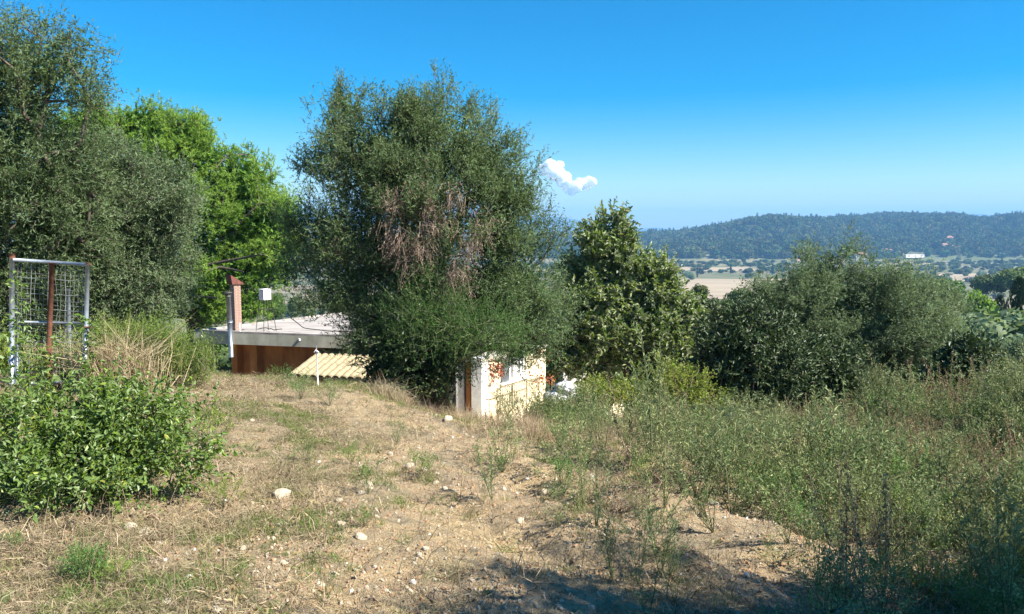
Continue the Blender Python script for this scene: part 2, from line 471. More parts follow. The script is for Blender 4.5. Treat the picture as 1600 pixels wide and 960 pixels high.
def ground_mat():
    m, n, out = new_mat('earth_and_fields')
    tc = n.nodes.new('ShaderNodeTexCoord'); P = tc.outputs['Object']
    sep = n.nodes.new('ShaderNodeSeparateXYZ'); n.links.new(P, sep.inputs[0])

    def noise(scale, detail=6, rough=.6, vec=P, off=None):
        x = n.nodes.new('ShaderNodeTexNoise'); x.inputs['Scale'].default_value = scale; x.inputs['Detail'].default_value = detail; x.inputs['Roughness'].default_value = rough
        if off:
            mp = n.nodes.new('ShaderNodeMapping'); mp.inputs['Location'].default_value = off; n.links.new(vec, mp.inputs[0]); vec = mp.outputs[0]
        n.links.new(vec, x.inputs['Vector'])
        return x.outputs['Fac']

    def rmp(f, st):
        r = ramp(n, st); n.links.new(f, r.inputs[0]); return r.outputs[0]

    def mix(fac, a, b, mode='MIX'):
        x = n.nodes.new('ShaderNodeMix'); x.data_type = 'RGBA'; x.blend_type = mode
        for s, v in ((0, fac), (6, a), (7, b)):
            if isinstance(v, (int, float)): x.inputs[s].default_value = v
            elif isinstance(v, tuple): x.inputs[s].default_value = (*v, 1)
            else: n.links.new(v, x.inputs[s])
        return x.outputs[2]

    soil = rmp(noise(5, 8, .7), [(.3, (.23, .145, .075)), (.44, (.48, .32, .17)), (.56, (.62, .46, .25)), (.72, (.72, .60, .40))])
    soil = mix(rmp(noise(1.1, 4, .6, off=(3, 9, 0)), [(.45, (0, 0, 0)), (.62, (1, 1, 1))]), soil, (.66, .47, .22), 'MIX')
    soil2 = rmp(noise(24, 6, .75), [(.32, (.25, .165, .095)), (.48, (.52, .385, .235)), (.66, (.75, .65, .49))])
    soil = mix(.5, soil, soil2)
    vo = n.nodes.new('ShaderNodeTexVoronoi'); vo.inputs['Scale'].default_value = 38; n.links.new(P, vo.inputs['Vector'])
    peb = rmp(vo.outputs['Distance'], [(.10, (1, 1, 1)), (.22, (0, 0, 0))])
    pm = mix(rmp(noise(1.7, 3, off=(1, 1, 5)), [(.42, (0, 0, 0)), (.6, (1, 1, 1))]), (0, 0, 0), peb)
    soil = mix(pm, soil, (.70, .62, .50))
    litter = rmp(noise(26, 9, .85), [(.34, (.15, .12, .075)), (.5, (.33, .265, .17)), (.66, (.56, .47, .33))])
    lm = rmp(noise(1.3, 8, .78, off=(5, 2, 7)), [(.47, (0, 0, 0)), (.60, (1, 1, 1))])
    near = mix(lm, soil, litter)
    # grey litter wins to the left of the path
    gl = n.nodes.new('ShaderNodeMapRange'); gl.inputs['From Min'].default_value = -1.2; gl.inputs['From Max'].default_value = -4.0
    n.links.new(sep.outputs[0], gl.inputs['Value'])
    near = mix(mix(gl.outputs[0], (0, 0, 0), rmp(noise(1.6, 5, .7), [(.34, (0, 0, 0)), (.5, (1, 1, 1))])), near, litter)
    # slope behind the crest: rough grass
    slope = rmp(noise(.12, 8, .7), [(.35, (.06, .085, .03)), (.55, (.12, .14, .055)), (.7, (.22, .2, .11))])
    s1 = n.nodes.new('ShaderNodeMapRange'); s1.inputs['From Min'].default_value = 17; s1.inputs['From Max'].default_value = 26
    n.links.new(sep.outputs[1], s1.inputs['Value'])
    c = mix(s1.outputs[0], near, slope)
    # valley: long flat fields
    mp = n.nodes.new('ShaderNodeMapping'); mp.inputs['Scale'].default_value = (.55, 1.0, 1); mp.inputs['Rotation'].default_value = (0, 0, .12)
    n.links.new(P, mp.inputs[0])
    fv = n.nodes.new('ShaderNodeTexVoronoi'); fv.inputs['Scale'].default_value = .0085; fv.inputs['Randomness'].default_value = .85
    n.links.new(mp.outputs[0], fv.inputs['Vector'])
    bw = n.nodes.new('ShaderNodeSeparateColor'); n.links.new(fv.outputs['Color'], bw.inputs[0])
    fields = rmp(bw.outputs[0], [(0, (.15, .14, .08)), (.25, (.25, .20, .13)), (.45, (.12, .14, .06)), (.62, (.36, .28, .19)), (.8, (.10, .12, .05)), (1, (.22, .19, .12))])
    fields = mix(rmp(noise(.02, 8, .7), [(.45, (0, 0, 0)), (.56, (.85, .85, .85))]), fields, (.10, .12, .05))
    s2 = n.nodes.new('ShaderNodeMapRange'); s2.inputs['From Min'].default_value = 280; s2.inputs['From Max'].default_value = 420
    n.links.new(sep.outputs[1], s2.inputs['Value'])
    c = mix(s2.outputs[0], c, fields)
    s3 = n.nodes.new('ShaderNodeMapRange'); s3.inputs['From Min'].default_value = -50; s3.inputs['From Max'].default_value = -44
    n.links.new(sep.outputs[2], s3.inputs['Value'])
    y4 = n.nodes.new('ShaderNodeMapRange'); y4.inputs['From Min'].default_value = 1300; y4.inputs['From Max'].default_value = 1420
    n.links.new(sep.outputs[1], y4.inputs['Value'])
    mm = N_(n, 'ShaderNodeMath', operation='MULTIPLY'); n.links.new(s3.outputs[0], mm.inputs[0]); n.links.new(y4.outputs[0], mm.inputs[1])
    c = mix(mm.outputs[0], c, rmp(noise(.03, 6), [(.3, (.04, .06, .02)), (.7, (.10, .10, .05))]))
    p = n.nodes.new('ShaderNodeBsdfPrincipled'); p.inputs['Roughness'].default_value = .95; p.inputs['Specular IOR Level'].default_value = .1
    n.links.new(c, p.inputs['Base Color'])
    b = n.nodes.new('ShaderNodeBump'); b.inputs['Strength'].default_value = 1.0; b.inputs['Distance'].default_value = .055
    hn = N_(n, 'ShaderNodeMath', operation='ADD'); n.links.new(noise(22, 8, .7), hn.inputs[0]); n.links.new(noise(70, 4, .7), hn.inputs[1])
    n.links.new(hn.outputs[0], b.inputs['Height']); n.links.new(b.outputs[0], p.inputs['Normal'])
    n.links.new(p.outputs[0], out.inputs[0])
    return m


# ------------------------------------------------------------ the ground, one sheet to the mountains
def axis(parts):
    out = []
    for a, b, s in parts:
        out.append(np.arange(a, b, s))
    return np.concatenate(out)


def geo(a, b, k):
    r = [a]
    s = k
    while r[-1] < b:
        r.append(r[-1] + s); s *= 1.085
    return np.array(r)


xs_r = geo(7.5, 8800, .12)
xs = np.concatenate([-xs_r[::-1], np.arange(-7.4, 7.45, .045), xs_r])
ys = np.concatenate([-geo(2, 120, 1.0)[::-1], np.arange(-1.5, 2.4, .3), np.arange(2.4, 8, .04), np.arange(8, 16, .085), np.arange(16, 34, .3),
                     geo(34, 1300, .8)[:-1]])
ys = np.concatenate([ys[ys < 1250], np.arange(1250, 2400, 40), np.arange(2400, 6900, 320), np.arange(6900, 9400, 110)])
X, Y = np.meshgrid(xs, ys)
Z = gz(X, Y)
nx, ny = len(xs), len(ys)
ii = np.arange(ny - 1)[:, None] * nx; jj = np.arange(nx - 1)[None]
Fq = np.stack([ii + jj, ii + jj + 1, ii + nx + jj + 1, ii + nx + jj], -1).reshape(-1, 4)
g = MB().add(np.stack([X, Y, Z], -1), Fq, 0, .5, True)
ground = tag(g.build('ground', ground_mat()), kind='structure')


# ------------------------------------------------------------ scatter (stuff only)
def scatter(name, P, rot, scl, idx, templates, label=None, cat=None, kind='stuff'):
    col = bpy.data.collections.new(name + '_pieces')
    for k, o in enumerate(templates):
        col.objects.link(o)
    me = bpy.data.meshes.new(name)
    me.vertices.add(len(P)); me.vertices.foreach_set('co', np.asarray(P, np.float32).ravel())
    a = me.attributes.new('rot', 'FLOAT_VECTOR', 'POINT'); a.data.foreach_set('vector', np.asarray(rot, np.float32).ravel())
    s = np.asarray(scl, np.float32)
    if s.ndim == 1: s = np.repeat(s[:, None], 3, 1)
    a = me.attributes.new('scl', 'FLOAT_VECTOR', 'POINT'); a.data.foreach_set('vector', s.ravel())
    a = me.attributes.new('pick', 'INT', 'POINT'); a.data.foreach_set('value', np.asarray(idx, np.int32))
    o = bpy.data.objects.new(name, me); COL.objects.link(o)
    ng = bpy.data.node_groups.new(name, 'GeometryNodeTree')
    ng.interface.new_socket('Geometry', in_out='INPUT', socket_type='NodeSocketGeometry')
    ng.interface.new_socket('Geometry', in_out='OUTPUT', socket_type='NodeSocketGeometry')
    gi = ng.nodes.new('NodeGroupInput'); go = ng.nodes.new('NodeGroupOutput')
    ip = ng.nodes.new('GeometryNodeInstanceOnPoints')
    ci = ng.nodes.new('GeometryNodeCollectionInfo')
    ci.inputs['Collection'].default_value = col
    ci.inputs['Separate Children'].default_value = True
    ci.inputs['Reset Children'].default_value = True
    ip.inputs['Pick Instance'].default_value = True

    def na(nm, t):
        x = ng.nodes.new('GeometryNodeInputNamedAttribute'); x.data_type = t; x.inputs[0].default_value = nm
        return x.outputs[0]
    e2r = ng.nodes.new('FunctionNodeEulerToRotation')
    ng.links.new(na('rot', 'FLOAT_VECTOR'), e2r.inputs[0])
    ng.links.new(gi.outputs[0], ip.inputs['Points'])
    ng.links.new(ci.outputs[0], ip.inputs['Instance'])
    ng.links.new(na('pick', 'INT'), ip.inputs['Instance Index'])
    ng.links.new(e2r.outputs[0], ip.inputs['Rotation'])
    ng.links.new(na('scl', 'FLOAT_VECTOR'), ip.inputs['Scale'])
    ng.links.new(ip.outputs[0], go.inputs[0])
    md = o.modifiers.new('scatter', 'NODES'); md.node_group = ng
    return tag(o, label, cat, kind=kind)


def template(mb, name, mats):
    return bpy.data.objects.new(name, mb.mesh(name, mats))


# ------------------------------------------------------------ trees
def blobs_px(lst, d, depth=1.0):
    """(px, py, rpx, rpy[, dy]) outlines of crown masses at distance d -> world ellipsoids"""
    out = []
    for b in lst:
        px, py, rx, ry = b[:4]
        dy = b[4] if len(b) > 4 else 0.0
        c = pt(px, py, d + dy)
        k = (d + dy) / F
        out.append((*c, rx * k, rx * k * depth, ry * k))
    return np.array(out)


def in_blobs(B, n, inner=.35, power=.6):
    vol = B[:, 3] * B[:, 4] * B[:, 5]
    w = vol ** .8; w = w / w.sum()
    i = RNG.choice(len(B), n, p=w)
    d = unit(RNG.normal(size=(n, 3)))
    r = inner + (1 - inner) * RNG.random(n) ** power
    P = B[i, :3] + d * r[:, None] * B[i, 3:6]
    return P, d, i


def skeleton(tips, base, fork, r_base, jitter=.05, step=.35, tip_r=.003):
    """branches from base through fork to every tip; returns segment arrays"""
    base, fork = np.array(base, float), np.array(fork, float)
    n0 = 6
    nodes = [base + (fork - base) * t + np.array([math.sin(t * 4) * .06, math.cos(t * 5) * .05, 0]) * (0 if t == 0 else 1) for t in np.linspace(0, 1, n0)]
    par = [-1] + list(range(n0 - 1))
    cost = [0.0] * n0
    order = np.argsort(np.linalg.norm(tips - fork, axis=1))
    tipnode = []
    NA = np.zeros((200000, 3)); NA[:n0] = nodes
    CA = np.zeros(200000)
    PA = np.full(200000, -1); PA[:n0] = par
    n = n0
    for k in order:
        t = tips[k]
        d = np.linalg.norm(NA[n0 - 2:n] - t, axis=1)
        s = d + .35 * CA[n0 - 2:n]
        j = int(np.argmin(s)) + n0 - 2
        L = np.linalg.norm(t - NA[j])
        m = max(1, int(L / step))
        for q in range(1, m + 1):
            f = q / m
            p = NA[j] * (1 - f) + t * f if q == 1 else NA0 * (1 - f) + t * f
            if q == 1:
                NA0 = NA[j].copy(); p = NA0 * (1 - f) + t * f; prev = j
            if q < m: p = p + RNG.normal(size=3) * jitter * L * .3 + np.array([0, 0, -.04 * L * math.sin(math.pi * f)])
            NA[n] = p; PA[n] = prev; CA[n] = CA[prev] + np.linalg.norm(p - NA[prev])
            prev = n; n += 1
    wgt = np.zeros(n)
    has = np.zeros(n, bool); has[PA[1:n]] = True
    wgt[~has] = 1
    for k in range(n - 1, 0, -1):
        wgt[PA[k]] += wgt[k]
    R = tip_r + (r_base - tip_r) * (wgt / wgt[0]) ** .66
    R[0] *= 1.35
    a = np.arange(1, n)
    return NA[PA[a]], NA[a], R[PA[a]] * .97, R[a]


def twigs(mb, tips, dirs, per, tl, leaves, L, W, mat=0, stem_mat=1, up=.35, spread=.7, shape='diamond', lspread=.8, tint0=None, sigma=.05, stemw=.004, droop=0., fold=.25, curl=0., tint_sd=.22):
    n = len(tips)
    P = np.repeat(tips, per, 0) + RNG.normal(size=(n * per, 3)) * sigma
    D = np.repeat(dirs, per, 0) * .8 + RNG.normal(size=(n * per, 3)) * spread + np.array([0, 0, up])
    D = unit(D)
    Ls = tl * (.55 + .8 * RNG.random(n * per))
    tt = RNG.random(n) * .5 + .2 if tint0 is None else tint0
    tt = np.repeat(tt, per) + RNG.normal(size=n * per) * .08
    E = P + D * Ls[:, None] + np.array([0, 0, -droop]) * Ls[:, None]
    if stem_mat is not None and stemw:
        side = unit(np.cross(D, RNG.normal(size=D.shape))) * stemw
        v = np.stack([P - side, P + side, E], 1)
        mb.add(v.reshape(-1, 3), np.arange(n * per * 3).reshape(-1, 3), stem_mat, .4)
    m = n * per
    t = (np.arange(leaves)[None] + RNG.random((m, leaves))) / leaves
    LP = P[:, None] + (E - P)[:, None] * t[..., None]
    LD = unit(D)[:, None] * .75 + RNG.normal(size=(m, leaves, 3)) * lspread
    if droop: LD = LD + np.array([0, 0, -droop * 1.5])
    LD = LD.reshape(-1, 3)
    NN = RNG.normal(size=LD.shape) + np.array([0, 0, .9])
    ln = L * (.65 + .6 * RNG.random(len(LD)))
    tint = np.clip(np.repeat(tt, leaves) + RNG.normal(size=len(LD)) * tint_sd, 0, 1)
    mb.leaves(LP.reshape(-1, 3), LD, NN, ln, W * ln / L, mat, tint, shape, fold, curl)
    return mb


def clumps(B, n_clumps, per_clump, sigma, inner=.45, power=.6):
    C, d, bi = in_blobs(B, n_clumps, inner, power)
    T = np.repeat(C, per_clump, 0) + RNG.normal(size=(n_clumps * per_clump, 3)) * sigma
    D = np.repeat(d, per_clump, 0)
    tt = np.clip(np.repeat(RNG.random(n_clumps) * .5 + .2, per_clump), 0, 1)
    return T, D, tt, C


def inner_fill(mb, B, off, n, L, W, f=.78):
    Bi = B.copy(); Bi[:, 3:6] *= f
    P, d, _ = in_blobs(Bi, n, .1, .5)
    mb.leaves(P - off, RNG.normal(size=(n, 3)), RNG.normal(size=(n, 3)), L, W, 0, np.clip(.35 + RNG.normal(size=n) * .15, 0, 1))


def tree(name, label, cat, B, base, fork, r_base, leafm, nc, pc, csig, per, tl, nl, L, W, group=None, inner=.4, skel_every=2, **kw):
    base = np.array(base, float)
    T, D, tt, C = clumps(B, nc, pc, csig, inner)
    root = empty(name, base)
    tag(root, label, cat, group)
    off = base
    mb = MB()
    twigs(mb, T - off, D, per, tl, nl, L, W, tint0=tt, **kw)
    inner_fill(mb, B, off, int(nc * 22), L * 1.9, W * 2.2, .7)
    crown = mb.build('crown', [leafm, M['bark']], root); crown['kind'] = 'stuff'
    st = np.concatenate([C[:]]) if skel_every > 1 else T
    a, b, r0, r1 = skeleton(st - off, base - off + np.array([0, 0, -.1]), np.array(fork) - off, r_base)
    main = r0 > .02
    wb = MB(); wb.segs(a, b, r0, r1, 6)
    wb.build('trunk', M['bark'], root)
    return root, off


# --- the big olive in the middle
B = blobs_px([(600, 245, 84, 84), (528, 222, 36, 48), (700, 204, 60, 60), (640, 208, 52, 46), (778, 292, 54, 72), (745, 235, 46, 50), (570, 350, 88, 100), (690, 350, 118, 125, -.3), (812, 430, 62, 92), (455, 430, 34, 34, .6), (480, 380, 34, 40, .3),
              (540, 440, 66, 58, -.2), (650, 500, 110, 100, -.2), (790, 500, 82, 66), (848, 490, 42, 66, .3), (540, 165, 34, 36, .3), (500, 250, 26, 50, .2)], 14.0, .9)
bx = pt(690, 610, 14.0)
big, boff = tree('olive_tree', 'tall broad grey-green olive tree hung with dead brown twigs, before the flat-roofed house', 'tree', B,
           (bx[0], 14.0, gz1(bx[0], 14.0)), pt(680, 520, 14.0), .28, M['olive'], 400, 8, .15, 7, .34, 12, .068, .0165, up=.75, spread=.5, sigma=.06, tint_sd=.22)
# dead hanging twigs, a part of the big olive that looks different
Bd = blobs_px([(650, 350, 62, 50, -1.25), (640, 300, 28, 22, -1.2), (720, 300, 55, 25, -1.2), (740, 365, 30, 30, -1.3), (530, 385, 22, 25, -.8), (700, 430, 38, 34, -1.3), (600, 300, 14, 14, -1.1), (760, 350, 40, 18, -1.2), (645, 395, 30, 26, -1.35)], 14.0, .35)
T, D, tt, C = clumps(Bd, 40, 5, .09, .1)
mb = MB(); twigs(mb, T - boff, D * .3 + np.array([0, -.35, 0]), 4, .26, 7, .055, .010, mat=0, stem_mat=0, up=-.75, spread=.5, stemw=.005, droop=.35, tint0=tt)
o = mb.build('dead_twigs', [M['deadtwig']], big); o['kind'] = 'stuff'; o['label'] = 'dead brown drooping twigs'

# --- olive at the left edge: a leaning upper crown and a lower wide one
B = blobs_px([(20, 110, 85, 70), (90, 100, 50, 46, -.3), (120, 150, 28, 42, -.2), (30, 230, 120, 110), (-90, 200, 140, 170), (-60, 400, 150, 150), (60, 330, 110, 120, .2), (128, 62, 16, 24)], 13.0, .8)
tree('olive_tree', 'tallest olive tree at the left edge, reaching above the pine behind the wire gate', 'tree', B,
     (-9.2, 13.0, gz1(-9.2, 13)), pt(-40, 420, 13), .3, M['olive'], 420, 5, .14, 7, .32, 11, .072, .018, up=.4, spread=.6, sigma=.07)
B = blobs_px([(180, 280, 60, 54), (240, 335, 62, 64), (150, 350, 95, 90), (235, 420, 66, 62), (120, 430, 90, 76), (190, 470, 90, 45), (285, 300, 30, 40)], 14.5, .85)
tree('olive_tree', 'rounded silvery olive tree between the tall left olive and the bright green pine', 'tree', B,
     (-7.6, 14.6, gz1(-7.6, 14.6)), pt(170, 480, 14.5), .24, M['olive_grey'], 400, 5, .13, 7, .30, 11, .068, .017, up=.25, spread=.7, sigma=.07)

# --- pine
B = blobs_px([(170, 208, 52, 34), (120, 205, 34, 28), (260, 222, 62, 44), (325, 262, 50, 46), (385, 282, 44, 42), (320, 340, 76, 60), (405, 345, 60, 50), (440, 355, 32, 46), (245, 310, 76, 62),
              (345, 425, 76, 40), (425, 405, 44, 36), (290, 465, 62, 34), (360, 475, 60, 28), (225, 190, 50, 22), (300, 215, 40, 28), (150, 200, 34, 26)], 28.0, .9)
T, D, tt, C = clumps(B, 380, 14, .20, .78, .5)
pb = np.array((pt(310, 500, 28)[0], 28.0, gz1(pt(310, 500, 28)[0], 28)))
root = empty('pine_tree', pb); tag(root, 'bright green pine tree behind the flat roof and its brick chimney', 'tree')
mb = MB(); twigs(mb, T - pb, D * .5, 3, .16, 18, .12, .020, up=.55, spread=.8, shape='tri', lspread=.8, tint0=tt + .2, sigma=.10, stemw=.01)
inner_fill(mb, B, pb, 12000, .3, .10, .8)
mb.build('crown', [M['pine'], M['bark']], root)['kind'] = 'stuff'
a, b, r0, r1 = skeleton(C - pb, (0, 0, -.3), pt(300, 455, 28) - pb, .32, step=.8, tip_r=.012)
MB().segs(a, b, r0, r1, 6).build('trunk', M['bark'], root)
# bare lower limbs of the pine
mb = MB()
for p in ([(285, 425, 27.2), (330, 413, 27), (370, 405, 26.6), (408, 398, 26.2)], [(310, 428, 26.8), (345, 418, 26.6), (380, 425, 26.4)], [(270, 470, 27), (300, 462, 26.8), (340, 466, 26.4)]):
    q = np.array([pt(*w) for w in p]) - pb
    mb.tube(q, np.linspace(.09, .025, len(q)), 6)
mb.build('bare_limb', M['bark'], root)

# --- pear-like broadleaf tree right of the big olive
B = blobs_px([(948, 368, 26, 28), (928, 408, 38, 36), (975, 410, 30, 38), (930, 465, 50, 46), (1006, 458, 42, 46), (928, 535, 58, 50), (1012, 535, 64, 54), (1068, 540, 30, 46), (892, 562, 38, 36), (1042, 480, 28, 36), (1082, 580, 34, 38), (1072, 525, 32, 40), (1030, 440, 18, 26), (955, 335, 9, 16)], 20.5, .85)
px = pt(985, 620, 20.5)
T, D, tt, C = clumps(B, 480, 5, .15, .35, .5)
rb = np.array((px[0], 20.5, gz1(px[0], 20.5)))
root = empty('broadleaf_tree', rb); tag(root, 'cone-shaped broad-leaved tree with curled glossy leaves, right beside the big olive', 'tree')
mb = MB(); twigs(mb, T - rb, D, 3, .36, 8, .125, .062, up=.95, spread=.38, shape='leaf', lspread=.45, tint0=tt, sigma=.05, stemw=.006, droop=.12, fold=.28, curl=.25)
mb.build('crown', [M['pear'], M['bark']], root)['kind'] = 'stuff'
a, b, r0, r1 = skeleton(C - rb, (0, 0, -.2), pt(975, 520, 20.5) - rb, .13, step=.4)
MB().segs(a, b, r0, r1, 6).build('trunk', M['bark'], root)

# --- wide olive mass on the right
B = blobs_px([(1225, 455, 62, 42), (1205, 505, 56, 56), (1295, 425, 40, 40, .3), (1290, 470, 60, 50), (1370, 440, 44, 36), (1420, 455, 42, 38), (1390, 510, 100, 70, -.3), (1300, 540, 90, 80), (1465, 505, 46, 50), (1500, 545, 34, 45), (1440, 585, 90, 70, -.3), (1340, 610, 90, 55, -.4), (1320, 395, 18, 18)], 20.0, .8)
tree('olive_tree', 'wide low pale olive tree on the right, covering the middle of the valley view', 'tree', B,
     (pt(1360, 600, 20)[0], 20, gz1(pt(1360, 600, 20)[0], 20)), pt(1360, 560, 20), .25, M['olive_grey'], 480, 5, .15, 7, .34, 11, .085, .020, up=.35, spread=.65, sigma=.09)


# --- dark glossy shrubs and small trees at the far edge of the field
def shrub(name, label, cat, blobs, d, mat, nc, pc, csig, per, tl, nl, L, W, depth=.9, group=None, base_px=None, stemm='bark', inner=.3, stems=True, base=None, **kw):
    B = blobs_px(blobs, d, depth)
    if base is None:
        bxx = pt(base_px or blobs[0][0], 600, d)[0]
        base = (bxx, d, gz1(bxx, d))
    base = np.array(base, float)
    T, D, tt, C = clumps(B, nc, pc, csig, inner)
    root = empty(name, base); tag(root, label, cat, group)
    mb = MB(); twigs(mb, T - base, D, per, tl, nl, L, W, tint0=tt, **kw)
    mb.build('foliage', [mat, M[stemm]], root)['kind'] = 'stuff'
    if stems:
        k = C[::2] - base
        a, b, r0, r1 = skeleton(k, (0, 0, -.05), (0, 0, max(.1, .25 * (B[:, 2].mean() - base[2]))), .05, step=.3, tip_r=.004)
        MB().segs(a, b, r0, r1, 5).build('stem', M[stemm], root)
    return root


shrub('citrus_tree', 'dark glossy-leaved tree with grey highlights, just right of the cone-shaped tree', 'tree', [(1160, 520, 62, 48), (1150, 570, 66, 55), (1215, 560, 46, 56), (1190, 610, 56, 36)], 15.5, M['citrus'], 150, 5, .12, 4, .26, 8, .10, .036, shape='leaf', up=.5, base_px=1170, spread=.6)
shrub('citrus_tree', 'dark leafy tree with a few yellowing leaves in front of the wide pale olive', 'tree', [(1285, 585, 46, 34), (1300, 620, 46, 28), (1250, 565, 36, 34)], 16.5, M['citrus'], 90, 5, .12, 4, .26, 8, .095, .04, shape='leaf', up=.5, base_px=1300, spread=.6)
shrub('fig_tree', 'dark broad-leaved small tree at the right below the power lines', 'tree', [(1515, 570, 34, 32), (1500, 612, 50, 30), (1460, 618, 34, 22), (1540, 606, 30, 30)], 16.0, M['citrus'], 120, 5, .12, 4, .24, 7, .13, .06, shape='leaf', up=.5, base_px=1510, spread=.6)
shrub('feathery_shrub', 'feathery bright green shrub climbing the front of the big olive tree', 'shrub', [(635, 490, 34, 26), (690, 505, 52, 36), (745, 520, 54, 30), (785, 535, 36, 20), (620, 535, 26, 26), (665, 465, 30, 16)], 12.6, M['feather'], 80, 5, .12, 5, .36, 20, .032, .008, shape='diamond', up=.7, base_px=690, stemm='stem', spread=.7, base=(-1.1, 13.0, gz1(-1.1, 13)))
shrub('ivy_bush', 'dark ivy-like bush at the foot of the big olive tree', 'bush', [(620, 570, 40, 40), (670, 585, 44, 30), (600, 600, 26, 22), (690, 560, 36, 34), (650, 545, 56, 30)], 12.8, M['ivy'], 120, 5, .09, 4, .20, 8, .055, .036, shape='leaf', up=.1, base_px=640)
shrub('bramble_bush', 'yellowish green bushy growth at the foot of the cone-shaped tree', 'bush', [(1000, 622, 46, 18), (1070, 612, 38, 26), (1105, 632, 24, 20), (935, 624, 40, 16), (1040, 590, 22, 16)], 14.5, M['yellowgreen'], 110, 5, .1, 4, .2, 8, .05, .022, up=.5, base_px=1030, stemm='drystem')
shrub('willow_shrub', 'feathery yellow-green shrub right of the wire gate, up to the flat roof', 'shrub', [(245, 555, 46, 34), (292, 580, 30, 24), (200, 560, 50, 40), (160, 575, 36, 30), (318, 572, 16, 16)], 10.5, M['yellowgreen'], 190, 5, .10, 5, .26, 12, .045, .008, up=.7, base_px=240, stemm='stem', spread=.5)
shrub('gate_shrub', 'leafy green shrub growing through the lower part of the wire gate', 'shrub', [(120, 570, 36, 40), (10, 590, 40, 44), (70, 600, 60, 20), (160, 600, 40, 36), (-50, 560, 60, 60)], 10.5, M['yellowgreen'], 130, 5, .09, 4, .24, 8, .05, .018, up=.6, base_px=80, stemm='stem')

# --- near left bush: its larger leaves are objects of their own
bbase = np.array((pt(160, 780, 5.6)[0], 5.6, gz1(pt(160, 780, 5.6)[0], 5.6)))
BB = blobs_px([(140, 682, 76, 50), (60, 672, 50, 38, -.1), (225, 680, 56, 46), (20, 728, 66, 46), (130, 735, 104, 42, -.3), (225, 730, 66, 40, -.1), (294, 655, 20, 28, .2), (180, 638, 42, 20, .3), (20, 640, 26, 20, .2), (290, 715, 32, 32), (120, 785, 22, 16, -.4), (255, 622, 28, 20, .3)], 5.6, 1.0)
bush = empty('leafy_bush', bbase); tag(bush, 'large leafy bright green bush at the left in front of the wire gate', 'bush')
T, D, tt, C = clumps(BB, 135, 5, .055, .4, .5)
mb = MB(); twigs(mb, T - bbase, D, 3, .21, 8, .042, .022, tint0=tt, shape='leaf', up=.6, spread=.6, sigma=.03, stemw=.0015, droop=.1, fold=.2, curl=.2)
ti = RNG.choice(np.nonzero(T[:, 2] > np.median(T[:, 2]))[0], 115)
twigs(mb, T[ti] - bbase, D[ti], 1, .44, 14, .042, .021, tint0=tt[ti] + .2, shape='leaf', up=1.1, spread=.45, sigma=.03, stemw=.002, droop=.12, fold=.2, curl=.2, lspread=1.0)
mb.build('foliage', [M['bush'], M['stem']], bush)['kind'] = 'stuff'
a, b, r0, r1 = skeleton(C - bbase, (0, 0, -.05), (0, 0, .15), .03, step=.12, tip_r=.0015)
MB().segs(a, b, r0, r1, 5).build('stem', M['stem'], bush)
leafmeshes = []
for k in range(5):
    m_ = MB().leaves(np.zeros((1, 3)), np.array([[0, 1, 0]]), np.array([[0, 0, 1]]), .050, .027, 0, .25 + .16 * k, 'leaf', .18, .15 + .05 * k)
    leafmeshes.append(m_.mesh('leaf', [M['bush']]))
PL, DL, _ = in_blobs(BB, 290, .93, 1.0)
PL[:, 1] = np.minimum(PL[:, 1], 5.6 - .1) if False else PL[:, 1]
for k in range(290):
    o = bpy.data.objects.new('leaf', leafmeshes[k % 5]); COL.objects.link(o); o.parent = bush
    p = PL[k] - bbase
    if DL[k][1] > .25: p[1] -= 2 * DL[k][1] * BB[0][4]
    o.location = p
    o.rotation_euler = (RNG.uniform(-1.2, .5), RNG.uniform(-.6, .6), RNG.uniform(0, 6.28))
    s = RNG.uniform(.8, 1.3); o.scale = (s, s, s)

# tall dry reeds between gate and shrub
def blades(mb, n, cx, cy, rx, ry, h, w, lean=.25, mat=0, tintm=.6, bend=.3, z0=None):
    x = cx + RNG.normal(size=n) * rx; y = cy + RNG.normal(size=n) * ry
    z = gz(x, y) - .02 if z0 is None else np.full(n, z0)
    P = np.stack([x, y, z], -1)
    D = unit(RNG.normal(size=(n, 3)) * lean + np.array([0, 0, 1]))
    H = h * (.5 + .7 * RNG.random(n))
    side = unit(np.cross(D, RNG.normal(size=(n, 3)))) * w
    bd = RNG.normal(size=(n, 3)) * bend; bd[:, 2] = -np.abs(bd[:, 2])
    Mid = P + D * H[:, None] * .55; E = P + D * H[:, None] + bd * H[:, None]
    v = np.stack([P - side, P + side, Mid + side * .8, Mid - side * .8, E], 1)
    f = (np.arange(n)[:, None, None] * 5 + np.array([[[0, 1, 2, 3]]])).reshape(-1, 4)
    f2 = (np.arange(n)[:, None, None] * 5 + np.array([[[3, 2, 4]]])).reshape(-1, 3)
    t = np.repeat(np.clip(tintm + RNG.normal(size=n) * .25, 0, 1), 5)
    b = mb.n
    mb.add(v.reshape(-1, 3), f, mat, t)
    mb.f.append((f2 + b, mat, False))
    return mb


rx_ = pt(178, 560, 9.8)
o = blades(MB(), 1100, rx_[0], 9.8, .26, .15, 1.0, .005, .25).build('dry_reeds', [M['straw']])
tag(o, 'clump of pale dry reeds standing right of the wire gate', 'reeds', kind='stuff')

